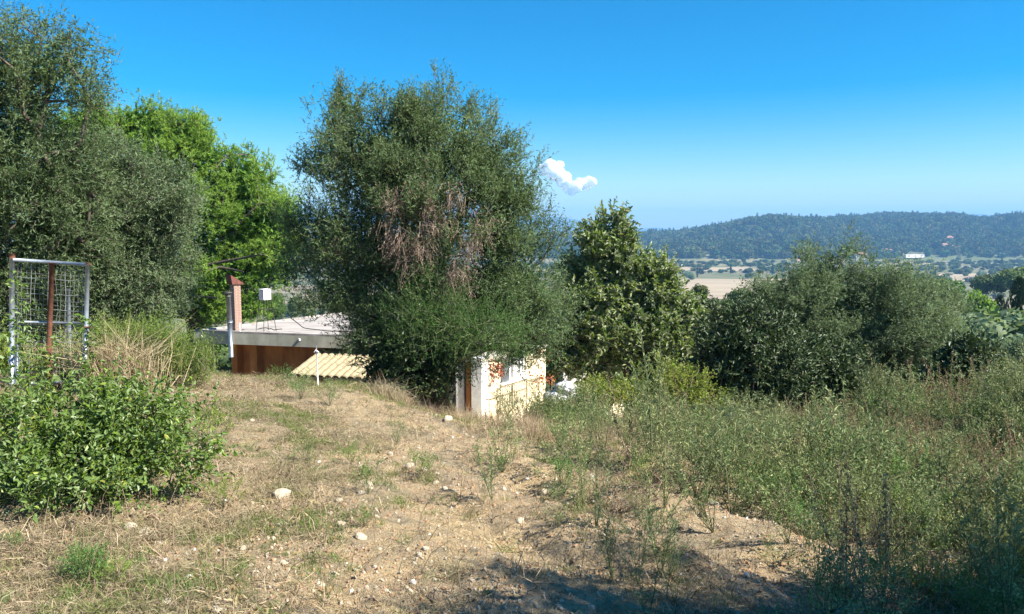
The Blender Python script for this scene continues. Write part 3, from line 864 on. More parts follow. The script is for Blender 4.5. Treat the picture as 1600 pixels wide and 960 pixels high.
# ------------------------------------------------------------ the wire gate
GD = 9.5
def gp(px, py, dd=0): return pt(px, py, GD + dd)
gb = gp(77, 598); gate = empty('wire_gate', (gb[0], GD, gz1(gb[0], GD)))
gO = np.array(gate.location)
tag(gate, 'tall gate of galvanised tube and wire mesh with a rusty central bar, standing among shrubs', 'gate')
def gtube(name, a, b, r, mat, n=2):
    q = np.array([np.array(a) * (1 - t) + np.array(b) * t for t in np.linspace(0, 1, n)]) - gO
    return MB().tube(q, r, 10).build(name, M[mat], gate)
gtube('post', gp(19, 403), gp(18, 600), .031, 'galv')
gtube('post', gp(29, 470, .12), gp(26, 600, .12), .026, 'galv')
gtube('post', gp(137, 413), gp(133, 560), .027, 'galv')
gtube('post', gp(134, 512, .15), gp(130, 592, .15), .022, 'galv')
gtube('rail', gp(20, 406), gp(139, 414), .022, 'galv')
gtube('rail', gp(24, 503), gp(136, 506), .015, 'galv')
gtube('rail', gp(50, 599), gp(118, 597), .019, 'galv')
gtube('bar', gp(81, 411, -.05), gp(75, 597, -.05), .030, 'rust')
gtube('post_cap', gp(19, 397), gp(19, 404), .034, 'rust')
gtube('post_cap', gp(138.5, 411.5), gp(138.2, 413.5), .031, 'rust')
gtube('bracket', gp(128, 511, -.03), gp(142, 513, -.03), .014, 'rust')
wm = MB()
A_, B_, C_, D_ = gp(21, 408, .02), gp(137, 416, .02), gp(133, 598, .02), gp(20, 598, .02)
nv, nh = 17, 23
for k in range(1, nv):
    t = k / nv + RNG.normal() * .002
    a = A_ * (1 - t) + B_ * t; b = D_ * (1 - t) + C_ * t
    s = np.linspace(0, 1, 9)[:, None]
    q = a * (1 - s) + b * s + RNG.normal(size=(9, 3)) * .006
    wm.tube(q - gO, .0021 if k % 4 else .0042, 4, caps=False)
for k in range(1, nh):
    t = k / nh
    a = A_ * (1 - t) + D_ * t; b = B_ * (1 - t) + C_ * t
    s = np.linspace(0, 1, 9)[:, None]
    q = a * (1 - s) + b * s + RNG.normal(size=(9, 3)) * .006
    wm.tube(q - gO, .0021 if k % 3 else .0042, 4, caps=False)
wm.build('wire_mesh', M['wire'], gate)
# fence post behind the gate
p0, p1 = pt(106, 452, 10.9), pt(108, 520, 10.9)
fp = empty('fence_post', (p1[0], 10.9, gz1(p1[0], 10.9))); fO = np.array(fp.location)
tag(fp, 'thin grey fence post with wraps of wire, behind the right half of the gate', 'post')
MB().tube(np.array([p0, p1, (p1[0], 10.9, fO[2] - .1)]) - fO, .03, 8).build('post', M['galv'], fp)
mb = MB()
for py in (470, 485, 492, 502):
    q = pt(107, py, 10.9) - fO
    an = np.linspace(0, 6.28, 9); mb.tube(q + np.stack([np.cos(an), np.sin(an), an * .004], -1) * .034, .007, 4, caps=False)
mb.build('wire_wrap', M['darkiron'], fp)
# tall climbing shoots round the gate posts
for i, (pxx, pyt, dd, lb) in enumerate([(22, 430, 9.3, 'leafy shoot winding up the left gate post'), (60, 545, 9.2, 'dark leafy sapling in front of the gate, left of its rusty bar'),
                                       (131, 500, 9.35, 'leafy shoot climbing the right gate post'), (5, 520, 7.2, 'leafy shoot rising at the left edge above the bush')]):
    t_ = pt(pxx, pyt, dd); b_ = np.array((t_[0] + .05, dd, gz1(t_[0], dd)))
    root = empty('climbing_shoot', b_); tag(root, lb, 'shoot')
    s = np.linspace(0, 1, 26)[:, None]
    q = (t_ - b_) * s + np.stack([np.sin(s[:, 0] * 9 + i) * .03, np.cos(s[:, 0] * 8) * .03, 0 * s[:, 0]], -1)
    MB().tube(q, np.linspace(.008, .002, 26), 5).build('stem', M['stem'], root)
    mb = MB(); twigs(mb, q[5:], unit(RNG.normal(size=(21, 3)) * (1, 1, .2)), 3, .09, 3, .065, .034, shape='leaf', up=.1, spread=.3, droop=.25, stemw=.0015, curl=.25)
    mb.build('foliage', [M['bush'], M['stem']], root)['kind'] = 'stuff'

# ------------------------------------------------------------ the flat-roofed house
HA = np.array((-8.37, 20.0)); E1 = np.array((.974, -.226)); E2 = np.array((.57, .82))
N1 = np.array((.822, -.57))      # outward normal of the right-hand walls
ZR = -1.10
house = empty('flat_roofed_house', (HA[0], HA[1], -4.3)); hO = np.array(house.location)
tag(house, 'flat-roofed orange and cream house below the crest, half hidden by the big olive', 'house')
def hp(a, b, z=ZR):
    p = HA + a * E1 + b * E2
    return np.array((p[0], p[1], z)) - hO
def quadblock(name, a0, a1, b0, b1, z0, z1, mat, parent=house):
    q = [(a0, b0), (a1, b0), (a1, b1), (a0, b1)]
    return MB().hexa([hp(a, b, z0) for a, b in q], [hp(a, b, z1) for a, b in q]).build(name, M[mat] if isinstance(mat, str) else mat, parent)
def poly_block(name, q, z0, z1, mat, parent=house):
    return MB().hexa([hp(a, b, z0) for a, b in q], [hp(a, b, z1) for a, b in q]).build(name, M[mat], parent)
poly_block('roof_slab', [(0, 0), (7.1, 0), (7.1, 3.6), (0, 6.2)], ZR - .33, ZR - .04, 'fascia')
poly_block('roof_surface', [(.14, .14), (6.96, .14), (6.96, 3.5), (.14, 6.0)], ZR - .039, ZR - .03, 'concrete')
poly_block('roof_kerb', [(0, 0), (7.1, 0), (7.1, .139), (0, .139)], ZR - .041, ZR + .01, 'concrete')
poly_block('roof_kerb', [(0, 6.061), (7.1, 3.461), (7.1, 3.6), (0, 6.2)], ZR - .041, ZR + .01, 'concrete')
poly_block('roof_kerb', [(0, .141), (.14, .141), (.14, 6.008), (0, 6.06)], ZR - .041, ZR + .01, 'concrete')
poly_block('roof_kerb', [(6.96, .141), (7.1, .141), (7.1, 3.46), (6.96, 3.51)], ZR - .041, ZR + .01, 'concrete')
quadblock('wall', .55, .72, .55, 5.8, -4.4, ZR - .331, 'orange')
quadblock('wall', 1.55, 6.7, .5, .7, -4.4, ZR - .331, 'orange')
quadblock('wall', .55, 1.05, .75, .95, -4.4, ZR - .331, 'orange')
quadblock('wall', 6.5, 6.698, .702, 3.3, -4.4, ZR - .331, 'orange')
poly_block('wall', [(.722, 5.5), (6.7, 3.302), (6.7, 3.45), (.722, 5.7)], -4.4, ZR - .331, 'orange')
quadblock('pilaster', 1.35, 1.548, .30, .72, -4.4, ZR - .331, 'orange')
quadblock('door_recess', 1.052, 1.348, .86, .95, -4.4, ZR - .332, 'darkwood')
quadblock('beam', 3.6, 6.2, .40, .498, ZR - .62, ZR - .332, 'darkwood')
for k in range(7):
    q = hp(.9 + k * .9, .02, ZR - .17)
# chimney: brick courses as pieces
chm = empty('chimney'); chm.parent = house
cc = hp(.99, .30, ZR)
chm.location = cc
cw, cd, ch = .205, .17, 1.20
ang = math.atan2(E2[1], E2[0])
MB().box((0, 0, ch / 2), (cw - .012, cd - .012, ch), ang).build('mortar_core', M['mortar'], chm)
Rm = np.array([[math.cos(ang), -math.sin(ang)], [math.sin(ang), math.cos(ang)]])
bm_ = MB().box((0, 0, 0), (.096, cd, .062)).mesh('brick', [M['brick']])
k = 0
z = .036
while z < ch - .03:
    for sgn in (-1, 1):
        o = bpy.data.objects.new('brick', bm_); COL.objects.link(o); o.parent = chm
        p = Rm @ np.array([sgn * .0515, 0]); o.location = (p[0], p[1], z); o.rotation_euler = (0, 0, ang + RNG.normal() * .01)
    z += .0735
# slanting triangular cap of clay tile
capb = MB()
def cp_(u, v, z):
    p = Rm @ np.array([u, v]); return (p[0], p[1], z)
capb.hexa([cp_(-.17, -.12, ch + .02), cp_(.17, -.12, ch + .0), cp_(.17, .12, ch + .0), cp_(-.17, .12, ch + .02)],
          [cp_(-.20, -.11, ch + .27), cp_(.175, -.125, ch + .035), cp_(.175, .125, ch + .035), cp_(-.20, .11, ch + .27)])
capb.build('chimney_cap', M['redclay'], chm)
# metal flue in front of the slab edge
fl = hp(1.17, -.08, 0)
q0 = np.array((fl[0], fl[1], -1.75 - hO[2])); q1 = np.array((fl[0] - .02, fl[1], -.20 - hO[2]))
flue = MB().tube([q0, q1], .062, 14).build('flue_pipe', M['flue'], house)
MB().tube([q1 + (0, 0, .02), q1 + (0, 0, .11)], [.075, .075], 14).tube([q1 + (0, 0, .115), q1 + (0, 0, .15)], [.11, .09], 14).build('cowl', M['darkiron'], flue)
MB().tube([q0 + (0, 0, .9), q0 + (0, 0, .95)], [.068, .068], 14).build('joint_band', M['galv'], flue)
MB().box(hp(1.35, .02, ZR + .1), (.03, .03, .26)).build('pipe_stub', M['white'], house)
for a_ in (.25, 3.05):
    MB().tube([hp(a_, -.03, ZR - .15), hp(a_, .05, ZR - .15)], .035, 10).build('drain_spout', M['white'], house)
# cable lying over the roof edge
s = np.linspace(0, 1, 22)
q = np.array([hp(2.1 + 3.6 * t, .75 - .72 * min(1, t * 2.2) + .02 * math.sin(t * 20), ZR + .10 + .25 * max(0, .2 - t) * 5 * (1 - t)) for t in s])
tag(MB().tube(q + hO, .012, 5).build('roof_cable', M['darkiron']), 'dark cable drooping from the white box along the roof edge', 'cable')
q = np.array([hp(1.4 + .75 * t, .5 + .1 * math.sin(t * 6), ZR + .02 + .03 * abs(math.sin(t * 8))) for t in s])
tag(MB().tube(q + hO, .012, 5).build('roof_cable', M['darkiron']), 'short dark cable lying on the roof beside the chimney', 'cable')
# white box on spindly stand
tb = hp(1.66, .50, ZR - .03) + hO
tank = empty('water_tank', tb); tag(tank, 'small white box tank on a spindly four-legged iron stand on the roof', 'tank')
an2 = math.atan2(E2[1], E2[0])
ttop = .84
tk = MB().box((0, 0, ttop + .13), (.23, .19, .26), an2).build('tank_body', M['tank'], tank)
MB().box((0, 0, ttop + .268), (.25, .21, .02), an2).build('lid', M['tank'], tank)
legs = []
for sx in (-1, 1):
    for sy in (-1, 1):
        a = np.array([sx * .11 * math.cos(an2) - sy * .09 * math.sin(an2), sx * .11 * math.sin(an2) + sy * .09 * math.cos(an2), ttop])
        b = np.array([a[0] * 1.8, a[1] * 1.8, 0]); legs.append((a, b))
        MB().tube([a, b], .010, 6).build('leg', M['darkiron'], tank)
for i_, j_ in ((0, 1), (1, 3), (3, 2), (2, 0)):
    for f_ in (.3, .65):
        a = legs[i_][0] * (1 - f_) + legs[i_][1] * f_; b = legs[j_][0] * (1 - f_) + legs[j_][1] * f_
        MB().tube([a, b], .006, 5).build('brace', M['darkiron'], tank)
# tiled lean-to canopy under the front edge
can = empty('tiled_canopy', tuple(hp(4.5, -1.2, -3.2) + hO)); kO = np.array(can.location)
tag(can, 'straw-coloured tiled lean-to canopy under the front edge of the flat roof', 'canopy')
tile_m = MB()
an_ = np.linspace(0, math.pi, 6)
prof = np.stack([np.cos(an_) * .085, 0 * an_, np.sin(an_) * .06], -1)
v = np.concatenate([prof, prof + (0, .40, .012), prof * (.88, 1, .8), prof * (.88, 1, .8) + (0, .40, .012)])
n = 6; f = []
for i in range(n - 1):
    f += [(i, i + 1, n + i + 1, n + i), (2 * n + i, 3 * n + i, 3 * n + i + 1, 2 * n + i + 1), (i, 2 * n + i, 2 * n + i + 1, i + 1), (n + i, n + i + 1, 3 * n + i + 1, 3 * n + i)]
tmesh = MB().add(v, f).mesh('tile', [M['tile']])
c_top, c_bot = -1.56, -1.90
az1 = math.atan2(E1[1], E1[0])
cnt = 0
perp = np.array((.226, .974))
tilt = math.atan2(c_top - c_bot, 1.75)
for i in range(20):
    for j in range(5):
        a = 3.55 + i * .19; b0 = -1.35 + j * .36
        p2 = HA + a * E1 + b0 * perp + np.array((0.35 * 0, 0))
        z = c_bot + (c_top - c_bot) * (j * .36 / 1.75)
        o = bpy.data.objects.new('tile', tmesh); COL.objects.link(o); o.parent = can
        o.location = (p2[0] - kO[0], p2[1] - kO[1], z - kO[2] + RNG.normal() * .004)
        o.rotation_euler = (tilt, 0, az1 + RNG.normal() * .015)
def cpt(a, b, z):
    p = HA + a * E1 + b * perp; return np.array((p[0], p[1], z)) - kO
MB().hexa([cpt(3.45, -1.3, c_bot - .05), cpt(7.3, -1.3, c_bot - .05), cpt(7.3, .45, c_top - .05), cpt(3.45, .45, c_top - .05)],
          [cpt(3.45, -1.3, c_bot - .005), cpt(7.3, -1.3, c_bot - .005), cpt(7.3, .45, c_top - .005), cpt(3.45, .45, c_top - .005)]).build('deck', M['tile'], can)
for a in (3.6, 5.4, 7.1):
    MB().tube([cpt(a, -1.2, -4.35), cpt(a, -1.2, c_bot - .04)], .05, 8).build('post', M['darkwood'], can)

# extension with the sunlit cream wall
xa0, xa1, xb0, xb1, zt, zb_ = 7.3, 8.62, -1.28, 1.45, -1.42, -4.4
quadblock('wall', 8.44, xa1, xb0 + .22, -.52, zb_, zt, 'cream')
quadblock('wall', 8.44, xa1, .55, xb1, zb_, zt, 'cream')
quadblock('wall', 8.44, xa1, -.518, .548, zb_, -2.02, 'cream')
quadblock('wall', xa0, 8.438, xb1 - .16, xb1, zb_, zt, 'cream')
quadblock('wall', 7.3, 7.45, xb0 + .02, xb0 + .18, zb_, zt, 'orange')
quadblock('extension_roof', xa0, xa1 + .06, xb0, xb1 + .05, zt + .001, zt + .09, 'fascia')
quadblock('pillar', 8.42, 8.66, xb0 - .03, xb0 + .218, zb_, zt + .10, 'white')
quadblock('door_jamb', 8.28, 8.38, xb0, xb0 + .1, zb_, zt, 'orange')
fr = quadblock('door', 8.02, 8.20, xb0 + .02, xb0 + .07, zb_, zt, 'white')
quadblock('pane', 7.86, 8.018, xb0 + .04, xb0 + .05, zb_, zt, 'glass', fr)
quadblock('stile', 8.205, 8.225, xb0 + .0, xb0 + .06, zb_, zt, 'galv', fr)
fr = quadblock('door', 7.66, 7.855, xb0 + .02, xb0 + .07, zb_, zt, 'white')
quadblock('stile', 7.62, 7.658, xb0 + .0, xb0 + .06, zb_, zt, 'galv', fr)
# window in the sunlit wall
win = empty('window'); win.parent = house
quadblock('pane', 8.50, 8.51, -.45, .50, -2.0, zt, 'glass', win)
quadblock('sill', 8.46, 8.70, -.56, .60, -2.07, -2.021, 'white', win)
for b0, b1 in ((-.16, -.06), (.06, .30), (.34, .40), (.44, .546)):
    quadblock('frame', 8.52, 8.60, b0, b1, -2.019, zt, 'white', win)
quadblock('frame', 8.54, 8.63, -.30, -.20, -2.019, zt, 'white', win)
quadblock('shutter', 8.625, 8.65, -.52, -.20, -2.019, zt, 'flue', win)
# balustrade of thin iron bars in front of the wall
rail = empty('balustrade'); rail.parent = house
def rp(b, z, a=8.95):
    return hp(a, b, z)
MB().tube([rp(-1.2, -2.03), rp(.55, -2.03)], .013, 6).build('rail', M['grille'], rail)
MB().tube([rp(-1.2, -2.50), rp(.55, -2.50)], .013, 6).build('rail', M['grille'], rail)
bmh = MB().tube([(0, 0, 0), (0, 0, .47)], .008, 5).mesh('baluster', [M['grille']])
for k in range(26):
    o = bpy.data.objects.new('baluster', bmh); COL.objects.link(o); o.parent = rail; o.location = rp(-1.2 + k * .07, -2.50)
for k in (-1.2, -.6, 0, .55):
    MB().tube([rp(k, -4.3), rp(k, -2.0)], .016, 6).build('rail_post', M['grille'], rail)
# pale terrace under it
quadblock('terrace', 8.63, 10.2, -2.2, 2.4, -4.5, -2.75, 'cream')
# red creeper on the wall
def creeper(label, pts, n):
    p0 = hp(*pts[0]) + hO
    root = empty('red_creeper', (p0[0], p0[1], p0[2])); tag(root, label, 'creeper')
    q = np.array([hp(*w) + hO for w in pts]) - p0
    MB().tube(q, .008, 5).build('stem', M['darkwood'], root)
    s = RNG.random(n) * (len(q) - 1); i = s.astype(int); f_ = (s - i)[:, None]
    P = q[i] * (1 - f_) + q[np.minimum(i + 1, len(q) - 1)] * f_ + RNG.normal(size=(n, 3)) * .085
    nn = np.array((N1[0], N1[1], .3))
    mb = MB().leaves(P, RNG.normal(size=(n, 3)) * .6 + (0, 0, -.6), nn + RNG.normal(size=(n, 3)) * .35, .07, .05, 0, None, 'leaf')
    mb.build('foliage', [M['redleaf']], root)['kind'] = 'stuff'
creeper('red-leaved creeper trailing over the cream wall left of the window', [(8.70, -1.0, -1.42), (8.70, -.75, -1.5), (8.70, -.6, -1.62), (8.70, -.85, -1.7), (8.70, -1.05, -1.60), (8.70, -.9, -1.95)], 120)
creeper('red-leaved creeper hanging at the right corner of the cream wall', [(8.72, 1.2, -1.42), (8.72, .75, -1.5), (8.72, 1.3, -1.6)], 40)
creeper('red creeper strand crossing the lower right of the cream wall', [(8.75, .55, -2.0), (8.75, .9, -2.1), (8.75, 1.3, -2.2), (8.75, 1.5, -2.25)], 70)

# small white shed glimpsed behind the cone-shaped tree, and the white gable further off
def small_house(name, label, c, w, d, h, rz=0, roof='farroof', flat=False, wins=2, wallm='farwall', cat='house', group=None):
    root = empty(name, c, rz); tag(root, label, cat, group)
    MB().box((0, 0, h / 2), (w, d, h)).build('wall', M[wallm], root)
    if flat:
        MB().box((0, 0, h + .1), (w * 1.05, d * 1.05, .2)).build('roof', M[wallm], root)
    else:
        a, b = w / 2 * 1.08, d / 2 * 1.1
        v = [(-a, -b, h + .01), (a, -b, h + .01), (a, b, h + .01), (-a, b, h + .01), (-a * .55, 0, h * 1.35), (a * .55, 0, h * 1.35)]
        m_ = MB().add(v, [(0, 1, 5, 4), (2, 3, 4, 5)]); m_.add(v, [(1, 2, 5), (3, 0, 4)]); m_.add(v, [(3, 2, 1, 0)])
        m_.build('roof', M[roof], root)
    for k in range(wins):
        x = (k + .5) / wins * w - w / 2
        MB().box((x, -d / 2 - .02, h * .55), (w * .09, .06, h * .28)).build('window', M['glass'], root)
    return root
sp = pt(893, 500, 27)
small_house('shed', 'small white shed glimpsed between the olive and the cone-shaped tree', (sp[0], 27, gz1(sp[0], 27)), .9, 1.2, sp[2] + .22 - gz1(sp[0], 27), .2, flat=True, wins=1, cat='shed')

# rubble and white sacks
def rockmesh(seed, mat, sub=2, ax=(1, .8, .6), rough=.28):
    import bmesh
    bm = bmesh.new(); bmesh.ops.create_icosphere(bm, subdivisions=sub, radius=1)
    r = np.random.default_rng(seed)
    ks = r.normal(size=(7, 3)); ks /= np.linalg.norm(ks, axis=1)[:, None]; dd = .55 + .35 * r.random(7)
    for v in bm.verts:
        c = np.array(v.co)
        for k_, d_ in zip(ks, dd):
            s_ = c @ k_
            if s_ > d_: c = c - k_ * (s_ - d_)
        c = c * (1 + rough * .25 * (r.random() - .5))
        v.co = c * ax
    me = bpy.data.meshes.new('stone'); bm.to_mesh(me); bm.free(); me.materials.append(mat)
    at = me.attributes.new('tint', 'FLOAT', 'POINT')
    return me
ROCKS = [rockmesh(s_, M['rock']) for s_ in range(5)]
WROCKS = [rockmesh(10 + s_, M['whiterock']) for s_ in range(4)]
BROCKS = [rockmesh(20 + s_, M['brownrock']) for s_ in range(2)]


def ground_at(px, py):
    """march the pixel's ray to the ground"""
    ds = np.linspace(2.5, 30, 3000)
    u, v = (px - CX) / F, (py - CY) / F
    cp, sp_ = math.cos(PITCH), math.sin(PITCH)
    t = ds / (cp - v * sp_)
    x = u * t; z = CAMH + (-sp_ - v * cp) * t
    hit = np.nonzero(z <= gz(x, ds))[0]
    i = hit[0] if len(hit) else -1
    return x[i], ds[i]


def stone(px, py, wpx, label, meshes, hscale=.7, group=None, cat='stone', d=None):
    if d is None: x, y = ground_at(px, py)
    else: x, y = pt(px, py, d)[0], d
    o = bpy.data.objects.new('stone', random.choice(meshes)); COL.objects.link(o)
    r = wpx * y / F / 2
    o.location = (x, y, gz1(x, y) + r * .08); o.scale = (r, r * .9, r * hscale / .6)
    o.rotation_euler = (RNG.uniform(-.3, .3), RNG.uniform(-.3, .3), RNG.uniform(0, 6.3))
    return tag(o, label, cat, group)
for s_ in [(203, 826, 26, 'pale yellowish stone, left one of a touching pair under the leafy bush', ROCKS),
           (226, 834, 24, 'pale yellowish stone, right one of a touching pair under the leafy bush', ROCKS),
           (645, 912, 15, 'small bright white stone low in the middle of the bare earth', WROCKS),
           (680, 938, 32, 'rounded brown stone at the edge of the tree shade', BROCKS),
           (563, 841, 24, 'flat pale stone right of a tuft in the middle of the earth slope', ROCKS),
           (296, 903, 14, 'small white upright stone low on the left', WROCKS),
           (263, 942, 18, 'flat white stone near the bottom left edge', WROCKS),
           (258, 915, 14, 'pale stone just above the flat white one at bottom left', ROCKS),
           (200, 950, 20, 'pale grey stone at the bottom edge on the left', ROCKS),
           (110, 938, 16, 'pale stone at bottom left under the small green plant', ROCKS),
           (72, 945, 14, 'small pale stone in the bottom left corner', ROCKS),
           (340, 955, 24, 'flat pale stone on the bottom edge left of centre', ROCKS),
           (280, 850, 12, 'small pale stone right of the pair of yellowish stones', ROCKS),
           (440, 776, 34, 'low whitish stone slab set in the grey litter', ROCKS),
           (805, 664, 26, 'pointed pale stone at the edge of the weeds in front of the house', WROCKS),
           (640, 730, 22, 'pale clod stone beside the upper tractor rut', ROCKS),
           (575, 762, 26, 'whitish stone inside a small green tuft', ROCKS),
           (665, 858, 14, 'small pale stone in the middle of the yellow earth', ROCKS),
           (1145, 655, 36, 'whitish stone slab behind the weeds below the dark tree', WROCKS),
           (1180, 660, 26, 'whitish stone right of the slab behind the weeds', WROCKS)]:
    stone(*s_[:5])
ex = [(RNG.uniform(10, 1150), RNG.uniform(640, 950)) for _ in range(150)]
k_ = 0
for (x_, y_) in ex:
    if x_ < 330 and y_ < 800: continue
    if x_ > 900 and y_ > 860: continue
    w_ = RNG.choice([5, 6, 7, 8, 10, 13, 19])
    g_ = ('lying on grey litter at the left' if x_ < 430 else ('on the bare yellowish earth' if x_ < 800 else 'on the earth before the weeds')) + (', far up the slope' if y_ < 760 else ', low in the foreground')
    stone(x_, y_, w_, 'small pale stone ' + g_, ROCKS * 3 + BROCKS * 5, group='small stones ' + g_)
    k_ += 1

# brick lying at the weeds
x_, y_ = ground_at(903, 672); br = empty('broken_brick', (x_, y_, gz1(x_, y_)), .4); tag(br, 'broken red brick with a white upper end standing in the weeds', 'brick')
MB().box((0, 0, .05), (.17, .09, .10)).build('brick_base', M['redclay'], br)
MB().box((.03, 0, .161), (.08, .07, .12)).build('brick_end', M['white'], br)
# sacks
for px_, py_, w_, lab in ((883, 606, 34, 'crumpled white sack on top of the rubble by the house corner'), (868, 622, 40, 'crumpled white sack lying low right of the cream wall'), (893, 620, 24, 'small white sack at the right of the rubble')):
    c = pt(px_, py_, 15.6)
    import bmesh
    bm = bmesh.new(); bmesh.ops.create_icosphere(bm, subdivisions=3, radius=1)
    for v in bm.verts:
        q = np.array(v.co); s_ = 1 + .55 * (float(fbm(q[0] * 3 + px_, q[1] * 3 + q[2] * 2.3, 3)) - .5)
        v.co = q * s_ * (w_ * 15.6 / F / 2) * np.array((1, .9, .62))
    me = bpy.data.meshes.new('sack'); bm.to_mesh(me); bm.free(); me.materials.append(M['bag'])
    o = bpy.data.objects.new('sack', me); COL.objects.link(o); o.location = c; tag(o, lab, 'sack', 'white sacks by the house corner')
c = pt(880, 640, 15.7)
o = bpy.data.objects.new('rubble_heap', rockmesh(44, M['brick'], 4, (.75, .6, .34), .8)); COL.objects.link(o); o.location = (c[0], 15.8, -2.25); tag(o, 'low reddish rubble heap carrying the white sacks', 'rubble heap')

# thin stake with a knot of cloth in front of the canopy
x_, y_ = pt(497, 595, 12.2)[0], 12.2
st_ = empty('stake', (x_, y_, gz1(x_, y_))); tag(st_, 'thin pale stake with a rag knotted at its top, in front of the canopy', 'stake')
sh = pt(495, 541, 12.2)[2] - gz1(x_, y_)
MB().tube([(0, 0, -.05), (-.01, 0, sh * .5), (-.015, 0, sh)], .010, 6).build('pole', M['white'], st_)
MB().tube([(-.05, 0, sh * .84), (-.02, -.015, sh * .9), (.02, -.01, sh * .85), (-.015, .0, sh * .78)], [.008, .016, .016, .008], 6).build('rag', M['bag'], st_)

# ------------------------------------------------------------ weeds
def weed_a(seed, h=.7, n=5):       # upright grey-green plant with narrow leaves
    global RNG
    RNG = np.random.default_rng(seed)
    sb, lb = MB(), MB()
    for k in range(n):
        an = RNG.uniform(0, 6.28); ln = RNG.uniform(.05, .28)
        hh = h * RNG.uniform(.6, 1.1)
        s = np.linspace(0, 1, 6)[:, None]
        q = np.array([math.cos(an) * ln, math.sin(an) * ln, hh]) * s * np.array([1, 1, 1]) + np.stack([np.sin(s[:, 0] * 3) * .02, 0 * s[:, 0], 0 * s[:, 0]], -1)
        sb.tube(q, np.linspace(.0045, .0015, 6), 4, caps=False)
        m = 34
        t = RNG.random(m) ** .8
        P = np.stack([np.interp(t, s[:, 0], q[:, c]) for c in range(3)], -1)
        a2 = RNG.uniform(0, 6.28, m); D = np.stack([np.cos(a2), np.sin(a2), RNG.uniform(.2, 1.2, m)], -1)
        lb.leaves(P, D, (0, 0, 1) + RNG.normal(size=(m, 3)) * .3, RNG.uniform(.035, .085, m), .010, 0, None, 'diamond')
        # side sprays
        for j in range(4):
            b0 = q[2 + j % 4]; a3 = RNG.uniform(0, 6.28); e = b0 + np.array([math.cos(a3) * .09, math.sin(a3) * .09, .13])
            sb.tube([b0, e], .0015, 3, caps=False)
            P = b0 + (e - b0) * RNG.random((9, 1)); lb.leaves(P, (e - b0) * 4 + RNG.normal(size=(9, 3)) * .6, RNG.normal(size=(9, 3)) + (0, 0, 1), .04, .009, 0, None)
    return sb, lb


def weed_b(seed, h=.5):            # bushy low plant
    global RNG
    RNG = np.random.default_rng(seed)
    sb, lb = MB(), MB()
    n = 14
    T = RNG.normal(size=(n, 3)) * (h * .32, h * .32, h * .18) + (0, 0, h * .62)
    sb.segs(np.zeros((n, 3)), T, np.full(n, .004), np.full(n, .0015), 4)
    twigs(lb, T * .9, unit(T), 6, h * .35, 9, .032, .013, stem_mat=1, up=.5, spread=.6, stemw=.001, shape='diamond', sigma=.03)
    return sb, lb


def weed_c(seed, h=.75):           # dry stalks with brown seed heads
    global RNG
    RNG = np.random.default_rng(seed)
    sb, lb = MB(), MB()
    for k in range(4):
        an = RNG.uniform(0, 6.28); ln = RNG.uniform(.02, .2); hh = h * RNG.uniform(.55, 1.1)
        e = np.array([math.cos(an) * ln, math.sin(an) * ln, hh])
        sb.tube([(0, 0, 0), e * .5 + (.01, 0, 0), e], [.004, .003, .0015], 4, caps=False)
        m = 50
        P = e * (.5 + .5 * RNG.random((m, 1))) + RNG.normal(size=(m, 3)) * .008
        lb.leaves(P, RNG.normal(size=(m, 3)) * .7 + (0, 0, .8), RNG.normal(size=(m, 3)), .02, .012, 0, None)
    return sb, lb


def weed_d(seed, h=.55):           # bare branching dry skeleton
    global RNG
    RNG = np.random.default_rng(seed)
    sb, lb = MB(), MB()
    tips = RNG.normal(size=(26, 3)) * (h * .3, h * .3, h * .25) + (0, 0, h * .65)
    a, b, r0, r1 = skeleton(tips, (0, 0, 0), (0, 0, h * .2), .006, step=.1, tip_r=.0012)
    sb.segs(a, b, r0, r1, 4)
    lb.leaves(tips, RNG.normal(size=(26, 3)), RNG.normal(size=(26, 3)), .018, .012, 0, None)
    return sb, lb


WK = []
for sd in (1, 2, 3): WK.append(('a', weed_a(sd, .62 + .08 * sd, 4 + sd), M['stem'], M['weed']))
for sd in (4, 5): WK.append(('b', weed_b(sd, .45 + .03 * sd), M['stem'], M['weed']))
for sd in (6,): WK.append(('g', weed_b(sd, .45), M['stem'], M['weed2']))
for sd in (7, 8): WK.append(('c', weed_c(sd), M['drystem'], M['brownweed']))
for sd in (9,): WK.append(('d', weed_d(sd), M['drystem'], M['deadgrass']))
RNG = np.random.default_rng(99)
WT, WM = [], []
for i, (kd, (sb, lb), sm, lm) in enumerate(WK):
    WM.append((sb.mesh('stem', [sm]), lb.mesh('foliage', [lm, sm])))
    j = MB()
    j.v = sb.v + lb.v; j.t = sb.t + lb.t
    j.f = [(f, 0, s) for f, m_, s in sb.f] + [(f + sb.n, 1 if m_ == 0 else 0, s) for f, m_, s in lb.f]
    j.n = sb.n + lb.n
    WT.append(template(j, 'weed_piece_%02d' % i, [sm, lm]))
# density of weeds over the field, in place coordinates
def weed_density(x, y):
    xb = np.interp(y, [4, 5, 6, 7, 7.8, 9, 10.5, 16], [2.6, 2.4, 2.2, 1.6, .3, -.1, .2, .4])
    d = sstep(-.25, .45, x - xb) * sstep(3.8, 5.0, y)
    d = d * (.10 + .95 * sstep(.40, .58, fbm(x * .75, y * .75, 3, 12))) * (.6 + .4 * sstep(8, 10, y))
    d = np.maximum(d, sstep(10.2, 11.6, y) * .7 * sstep(.4, 1.6, x))
    d = np.maximum(d, .10 * sstep(3.0, 4.0, y) * sstep(-.8, .6, x))
    d = np.maximum(d, .45 * sstep(1.0, 2.2, x) * sstep(3.0, 3.8, y) * sstep(.38, .55, fbm(x * 1.2, y * 1.2, 2, 13)))
    return d * (1 - sstep(15.5, 16.5, y))
NW = 14000
wy = RNG.uniform(3.0, 16.5, NW); wx = RNG.uniform(-4, 11.5, NW)
